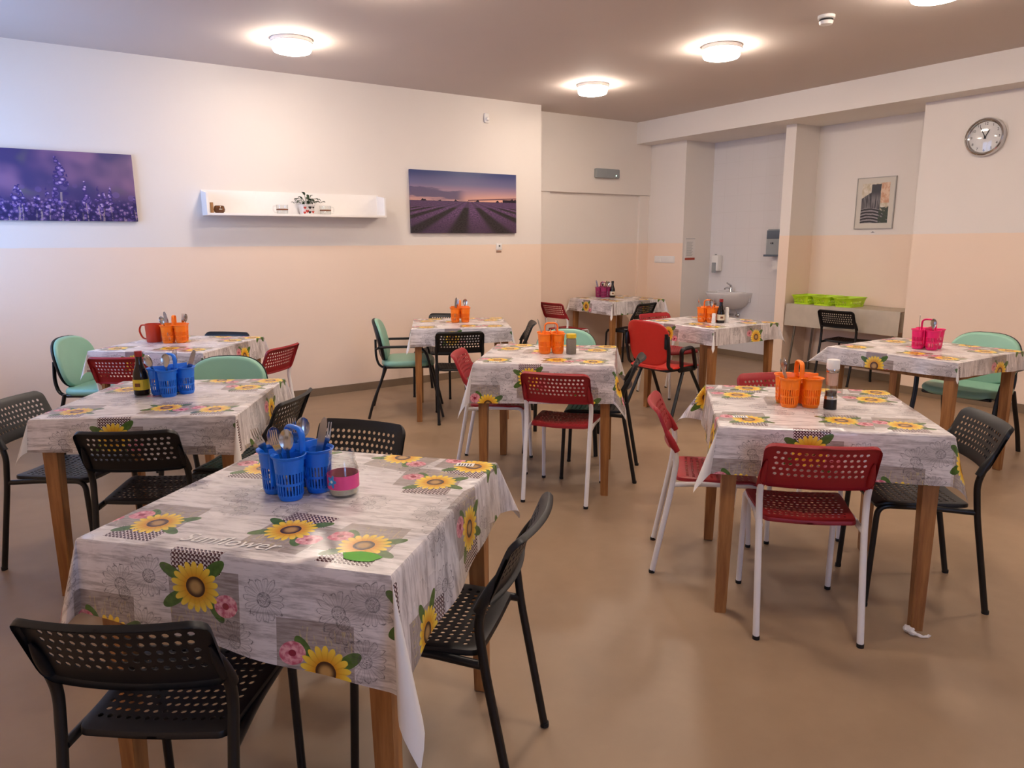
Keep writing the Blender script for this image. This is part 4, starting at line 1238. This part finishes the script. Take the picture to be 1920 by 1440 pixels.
b = NB(); box(b, -.03, .03, -.025, 0, -.05, .05, .012); obj('housing', b, M['white_plastic'], t)
b = NB(); lathe(b, [(.022, 0), (.022, .008), (.014, .02), (0, .024)], 18); bmesh.ops.transform(b, matrix=Matrix.Translation((0, -.025, -.012)) @ Matrix.Rotation(R(90), 4, 'X'), verts=b.verts); obj('lens', b, M['white_plastic'], t)

# canvas prints
def uvquad(bm_unused=None): pass
def canvas(name, label, x0, x1, z0, z1, art):
    t = thing(name, label, 'picture', ((x0 + x1) / 2, YL, (z0 + z1) / 2))
    w, h = (x1 - x0) / 2, (z1 - z0) / 2
    b = NB(); box(b, -w, w, -.030, 0, -h, h, .002); obj('stretched_canvas', b, art, t)
    return t
def art_mat(name, w, h, fn):
    m, t, p = new_mat(name)
    tc = t.n('ShaderNodeTexCoord'); x, y, z = t.xyz(tc.outputs['Object'])
    u = x / (2 * w) + 0.5; v = z / (2 * h) + 0.5
    t.l(fn(t, u, v), p.inputs['Base Color']); p.inputs['Roughness'].default_value = 0.45; p.inputs['Specular IOR Level'].default_value = .3
    return m
def field(t, u, v):
    hz = 0.52
    up = (v - hz) / (1 - hz)
    c = t.mix(up.step(0.0, 0.42), lin(226, 172, 150), lin(160, 132, 150))
    c = t.mix(up.step(0.30, 0.62), c, lin(108, 104, 140))
    c = t.mix(up.step(0.55, 1.0), c, lin(60, 70, 116))
    c = t.mix(((u - 0.25).abs().step(0.0, 0.5) * -1 + 1) * (up.lt(.35)) * 0.5, c, lin(120, 104, 140))
    cl = t.noise(t.vec(u * 2.0, v * 9), 2.4, 5, .6)
    arch = up - (0.30 - u * 0.25)
    cloud = (cl - 0.35 + (arch.abs() * -2.2 + 0.25)).step(0.0, 0.14) * ((u * -1 + .52).step(0.0, .12))
    c = t.mix(cloud * 0.85, c, lin(86, 80, 112))
    st = ((up - (u - .5) * .22 - .04).abs().lt(.02)) * u.gt(.52)
    c = t.mix(st, c, lin(110, 76, 88))
    tree = up.lt(t.noise(t.vec(u * 14, 0.0), 1.0, 2).step(.5, .75) * .10 + .005 + (u - .93).abs().lt(.07) * .09)
    c = t.mix(tree, c, lin(38, 30, 42))
    dn = (v * -1 + hz).mx(0.004)
    k = (u - 0.53) / (dn + 0.035)
    row = ((k * 1.25 + 0.25).fract() - 0.5).abs() * 2
    nz = t.noise(t.vec(u * 60, v * 60), 1.0, 4, .7)
    lav = t.mix(nz.step(.3, .7), lin(58, 44, 70), lin(132, 98, 140))
    dark = t.mix(nz.step(.3, .7), lin(36, 32, 36), lin(64, 60, 58))
    f = t.mix((row + (nz - .5) * .9).step(.35, .75), lav, dark)
    nearm = dn.step(.12, .5) * .7
    f = t.mix(nearm * nz.step(.35, .6), f, lin(70, 62, 66))
    f = t.mix((dn.lt(.10)) * .6, f, lin(96, 72, 108))
    c = t.mix(v.lt(hz), c, f)
    return c
def blooms(t, u, v):
    big = t.noise(t.vec(u * 3.2, v * 1.4), 1.0, 2)
    c = t.mix(big.step(.38, .62), lin(70, 62, 116), lin(132, 100, 142))
    gr = t.noise(t.vec(u * 4 + 3, v * 2 + 2), 1.0, 1)
    c = t.mix(gr.step(.56, .70) * v.step(.25, .5) * .8, c, lin(112, 118, 96))
    c = t.mix((v * -1 + .55).step(0, .35) * .75, c, lin(56, 48, 108))
    blur = t.voro(t.vec(u * 16, v * 7), 1.0)
    c = t.mix((v * -1 + .62).step(0, .25) * blur.lt(.32) * .55, c, lin(112, 92, 158))
    for k, (cols, off, amp, scx, scy) in enumerate(((9.0, .13, .9, 30.0, 17.0), (15.0, .61, .62, 40.0, 22.0))):
        cu = u * cols + off + (t.noise(t.vec(u * 2.2, v * 2.5 + k), 1.0, 1) - .5) * .5
        cid = t.noise(t.vec(cu.op('FLOOR') * 3.7, k + .4), 1.0, 0)
        top = (cid - .30) * amp * 2.1 + .10
        cx = (cu.fract() - .5).abs()
        wid = (v * -1 + top).step(0.0, .30) * .30 + .07
        inside = cx.lt(wid) * v.lt(top) * v.gt(top * .25)
        fl = t.voro(t.vec(u * scx, v * scy + k * 3), 1.0)
        c = t.mix(inside * fl.lt(.60), c, lin(62, 50, 116))
        c = t.mix(inside * fl.lt(.40), c, lin(116, 94, 166))
        c = t.mix(inside * fl.lt(.22), c, lin(196, 174, 214))
        c = t.mix(cx.lt(.045) * v.lt(top * .45) * .8, c, lin(164, 146, 150))
    lo = t.voro(t.vec(u * 46, v * 20), 1.0)
    low = (v * -1 + .36 + (big - .5) * .5).step(0, .15)
    c = t.mix(low * lo.lt(.30) * .8, c, lin(160, 130, 180))
    c = t.mix(low * lo.gt(.62) * .8, c, lin(38, 34, 84))
    return c
canvas('canvas_picture', 'purple lavender close-up canvas cut by the left edge', -.44, .835, 1.63, 2.15, art_mat('lavender_closeup_print', .6375, .26, blooms))
canvas('canvas_picture', 'lavender field at dusk canvas beside the white shelf', 3.29, 4.565, 1.545, 2.163, art_mat('lavender_field_print', .6375, .309, field))

# framed picture in the niche
t = thing('framed_picture', 'framed grey picture of stone steps and a pillar in the niche', 'picture', (7.37, 4.172, 1.823))
w, h = .205, .26
b = NB()
for y0, y1, z0, z1 in ((-w, w, -h, -h + .008), (-w, w, h - .008, h), (-w, -w + .008, -h + .008, h - .008), (w - .008, w, -h + .008, h - .008)): box(b, -.018, 0, y0, y1, z0, z1)
obj('frame', b, M['silver_frame'], t, False)
b = NB(); box(b, -.012, -.002, -w + .008, w - .008, -h + .008, h - .008); obj('mat_board', b, M['mat_board'], t, False)
def ruin(t, u, v):
    nz = t.noise(t.vec(u * 6, v * 7), 1.0, 5, .65)
    nb = (nz - .5) * .10
    c = t.mix(nz.step(.35, .65), lin(196, 182, 150), lin(226, 218, 204))
    c = t.mix(((u + nb).gt(.70)) * v.gt(.50), c, t.mix(nz.step(.4, .6), lin(204, 150, 116), lin(226, 196, 166)))
    streak = t.noise(t.vec(u * 22, v * 2.2), 1.0, 4)
    stone = t.mix(streak.step(.35, .68), lin(44, 44, 48), lin(138, 132, 132))
    back = ((u + nb).lt(.62)) * ((v + nb * .8).lt(u * .45 + .62))
    c = t.mix(back, c, stone)
    pil = ((u - .52 + nb * .4).abs().lt(.17)) * ((v + nb * .5).lt(.97))
    c = t.mix(pil, c, t.mix((v * -1 + .80).step(0, .25), lin(56, 56, 60), stone))
    w = v + (u - .5) * (u - .5) * .35 + u * .14
    st = ((w * 13) + nb * 6).fract()
    low = (w + nb * .3).lt(.44)
    c = t.mix(low, c, t.mix(st.step(.50, .62), lin(50, 46, 48), lin(150, 144, 144)))
    c = t.mix(((u + nb).gt(.66)) * ((v + nb).lt(.40)) * nz.step(.36, .50), c, lin(58, 68, 54))
    return c
m_, t_, p_ = new_mat('stone_steps_print')
tc_ = t_.n('ShaderNodeTexCoord'); x_, y_, z_ = t_.xyz(tc_.outputs['Object'])
t_.l(ruin(t_, y_ / -.29 + .5, z_ / .40 + .5), p_.inputs['Base Color']); p_.inputs['Roughness'].default_value = .3
b = NB(); box(b, -.0135, -.012, -.145, .145, -.20, .20); obj('print', b, m_, t, False)
b = NB(); box(b, -.003, 0, -.022, .022, -.012, .012)
o = obj('caption_card', b, M['paper'], None, False, (7.37, 4.172, 1.530)); tag(o, 'tiny white caption card under the framed picture', 'sign')
b = NB(); box(b, -.0042, -.003, -.018, .018, -.007, -.003); box(b, -.0042, -.003, -.008, .008, .001, .006); obj('print', b, M['dark_ink'], o, False)

# wall clock
t = thing('wall_clock', 'round chrome wall clock on the white wall', 'clock', (XE, 2.995, 2.302))
def turn(bm, d=0.0):
    bmesh.ops.transform(bm, matrix=Matrix.Translation((d, 0, 0)) @ Matrix.Rotation(R(-90), 4, 'Y'), verts=bm.verts); return bm
obj('chrome_rim', turn(lathe(NB(), [(.125, 0), (.152, .0), (.157, .010), (.157, .035), (.150, .050), (.140, .055), (.134, .050), (.132, .030), (.125, .025)], 56, cap=False)), M['chrome'], t)
obj('dial', turn(lathe(NB(), [(0, .018), (.133, .018), (.133, .024), (0, .024)], 48, cap=False)), mat('dial_white', (226, 222, 218), .5), t)
for k in range(1, 13):
    a = R(90 - 30 * k)
    b = text_bm(str(k), .030, .0006)
    # local text plane x,y -> wall plane: image-right is -Y, up is +Z, facing -X
    bmesh.ops.translate(b, verts=b.verts, vec=(cos(a) * .108, sin(a) * .108, 0))
    bmesh.ops.transform(b, matrix=Matrix(((0, 0, -1, -.0248), (-1, 0, 0, 0), (0, 1, 0, 0), (0, 0, 0, 1))), verts=b.verts)
    obj('numeral', b, M['dark_ink'], t, False)
def hand(name, ang, ln, w, m, d):
    b = NB(); a = R(90 - ang)
    poly = [(-.018, -w), (ln * .8, -w), (ln, 0), (ln * .8, w), (-.018, w)]
    prism(b, [(x * cos(a) - y * sin(a), x * sin(a) + y * cos(a)) for x, y in poly], 0, .001)
    bmesh.ops.transform(b, matrix=Matrix(((0, 0, -1, -d), (-1, 0, 0, 0), (0, 1, 0, 0), (0, 0, 0, 1))), verts=b.verts)
    return obj(name, b, m, t, False)
hand('hour_hand', 28, .068, .0042, M['dark_ink'], .0265); hand('minute_hand', 332, .104, .0032, M['dark_ink'], .0285)
obj('hub', turn(lathe(NB(), [(.008, .0243), (.008, .031), (0, .032)], 16)), M['dark_ink'], t)
obj('glass_cover', turn(lathe(NB(), [(.133, .040), (.10, .045), (.05, .048), (0, .049)], 40, cap=False)), M['glass'], t)

# ------------------------------------------------------------------ shelf and what stands on it
t = thing('wall_shelf', 'long white wall shelf between the two lavender pictures', 'shelf', (2.142, YL, 1.685))
b = NB(); box(b, -.805, .805, -.20, -.016, 0, .018, .001); obj('bottom_board', b, M['shelf_white'], t)
b = NB(); box(b, -.805, .805, -.016, 0, 0, .215, .001); obj('back_board', b, M['shelf_white'], t)
for s in (-1, 1):
    b = NB(); prism(b, [(-.195, .018), (-.016, .018), (-.016, .205), (-.195, .182)], 0, .016)
    bmesh.ops.transform(b, matrix=Matrix(((0, 0, 1, s * .797 - .008), (1, 0, 0, 0), (0, 1, 0, 0), (0, 0, 0, 1))), verts=b.verts)
    obj('side_board', b, M['shelf_white'], t)
SZ = 1.704
b = NB(); box(b, -.010, .010, -.02, .02, 0, .088, .001); tag(obj('wood_block', b, M['small_wood'], None, True, (1.395, 6.56, SZ)), 'thin upright wood block at the left end of the white shelf', 'wood block')
t = thing('glass_votive', 'brown glass candle holder beside the wood block on the shelf', 'candle holder', (1.452, 6.545, SZ))
obj('body', lathe(NB(), [(0, 0), (.030, 0), (.042, .012), (.046, .030), (.040, .055), (.034, .062), (.031, .062), (.036, .050), (.040, .028), (.030, .008), (0, .006)], 26, cap=False), M['brown_glass'], t)
b = NB(); box(b, -.012, .012, -.0472, -.0455, .028, .034); obj('gold_print', b, M['cream_label'], t, False)
def mug(x, s, lab):
    t = thing('glass_mug', lab, 'mug', (x, 6.55, SZ), group='clear glass mugs')
    obj('body', lathe(NB(), [(0, 0), (.046, 0), (.048, .004), (.052, .082), (.050, .082), (.046, .008), (0, .008)], 30, cap=False), M['glass'], t)
    obj('brown_band', lathe(NB(), [(.0502, .036), (.0506, .036), (.0510, .046), (.0506, .046)], 30, cap=False), M['brown_ink'], t)
    b = NB(); tube(b, smooth_path([(s * .049, 0, .070), (s * .075, 0, .066), (s * .080, 0, .040), (s * .070, 0, .018), (s * .046, 0, .014)], 5), .005); obj('handle', b, M['glass'], t)
mug(1.985, -1, 'clear glass mug with brown stripe left of the potted plant'); mug(2.380, 1, 'clear glass mug with brown stripe right of the potted plant')
t = thing('potted_plant', 'small green plant in a white pot with red hearts on the shelf', 'plant', (2.205, 6.55, SZ))
b = NB()
base = rounded_rect(1, 1, .18, 4)
rs = [[b.verts.new((p[0] * k, p[1] * k, z)) for p in base] for k, z in ((.098, 0), (.102, .004), (.122, .080), (.126, .082), (.126, .088), (.116, .088), (.110, .060))]
for A, B in zip(rs, rs[1:]):
    for k in range(len(base)): b.faces.new((A[k], A[(k + 1) % len(base)], B[(k + 1) % len(base)], B[k]))
b.faces.new(rs[0][::-1]); f_ = b.faces.new(rs[-1]); f_.material_index = 1
pot = obj('pot', b, [M['ceramic'], M['soil']], t)
hb = NB()
def heart(cx, cz, s, mi_, z_off):
    pts = []
    for k in range(24):
        q = 2 * pi * k / 24
        pts.append((cx + s * .062 * 16 * sin(q) ** 3, cz + s * .062 * (13 * cos(q) - 5 * cos(2 * q) - 2 * cos(3 * q) - cos(4 * q))))
    n0 = len(hb.faces)
    lo = [hb.verts.new((x, -(.0505 + z * .13) - .0006, z)) for x, z in pts]; hi = [hb.verts.new((x, -(.0505 + z * .13) - .0016, z)) for x, z in pts]
    f = hb.faces.new(hi); f.material_index = mi_
    for k in range(24): hb.faces.new((lo[k], lo[(k + 1) % 24], hi[(k + 1) % 24], hi[k])).material_index = mi_
for cx, cz, s, mi_ in ((-.034, .058, .013, 0), (.012, .060, .015, 1), (-.012, .028, .016, 0), (.010, .020, .014, 1), (.040, .022, .012, 0), (-.036, .016, .013, 0), (.042, .062, .010, 1)): heart(cx, cz, s, mi_, 0)
obj('heart_print', hb, [mat('red_heart', (190, 60, 54), .4), M['dark_ink']], pot, False)
rnd = random.Random(5)
lf = NB()
for k in range(34):
    a = rnd.uniform(0, 2 * pi); rr = rnd.uniform(.02, .15); zz = .095 + rnd.uniform(.0, .09) * (1.2 - rr / .16) 
    if rr > .1 and abs(sin(a)) > .6: rr *= .55
    p0 = Vector((0.02 * cos(a), .02 * sin(a), .062)); p1 = Vector((rr * cos(a), rr * sin(a) * .6, zz))
    tube(lf, smooth_path([p0, (p0 + p1) / 2 + Vector((0, 0, .03)), p1], 3), .0014, 5)
    d = (p1 - p0); d.z = rnd.uniform(-.04, .03); d.normalize(); sd = d.cross(Vector((0, 0, 1))).normalized(); up = sd.cross(d)
    L = rnd.uniform(.026, .042); wd = L * .36
    sec = [(0, 0.1), (.3, .9), (.6, 1), (.85, .55), (1, .05)]
    tv = [[lf.verts.new(p1 + d * L * f + sd * wd * w * q + up * (.008 * sin(pi * f) * 1 + (abs(q)) * .003 + z)) for q in (-1, 0, 1)] for f, w in sec for z in (0,)]
    bv = [[lf.verts.new(v.co - up * .0012) for v in r] for r in tv]
    for A, B in ((tv, 0), (bv, 1)):
        for r0, r1 in zip(A, A[1:]):
            for q in range(2):
                ff = (r0[q], r0[q + 1], r1[q + 1], r1[q]); lf.faces.new(ff if not B else ff[::-1])
    for q in (0, 2):
        for k2 in range(4): lf.faces.new((tv[k2][q], tv[k2 + 1][q], bv[k2 + 1][q], bv[k2][q]))
obj('foliage', lf, M['leaf'], t)

# scrap of paper by a table leg
b = NB()
pts = smooth_path([(-.030, .045, .010), (-.020, .020, .016), (-.008, .0, .010), (.020, -.006, .005), (.050, .004, .005)], 5)
tube(b, pts, [.006, .010, .013, .014, .013, .012, .014, .013, .011, .009, .006, .005, .004, .004, .004, .0045, .005, .005, .005, .005, .004], 7)
for v in b.verts:
    v.co += Vector((noise.noise(v.co * 90), noise.noise(v.co * 90 + Vector((5, 0, 0))), noise.noise(v.co * 90 + Vector((0, 7, 0))))) * .006
    v.co.z = max(.0008, v.co.z)
tag(obj('paper_scrap', b, M['paper'], None, True, (2.610, 1.165, 0), R(-40)), 'crumpled strip of white paper on the floor beside a table leg', 'litter')
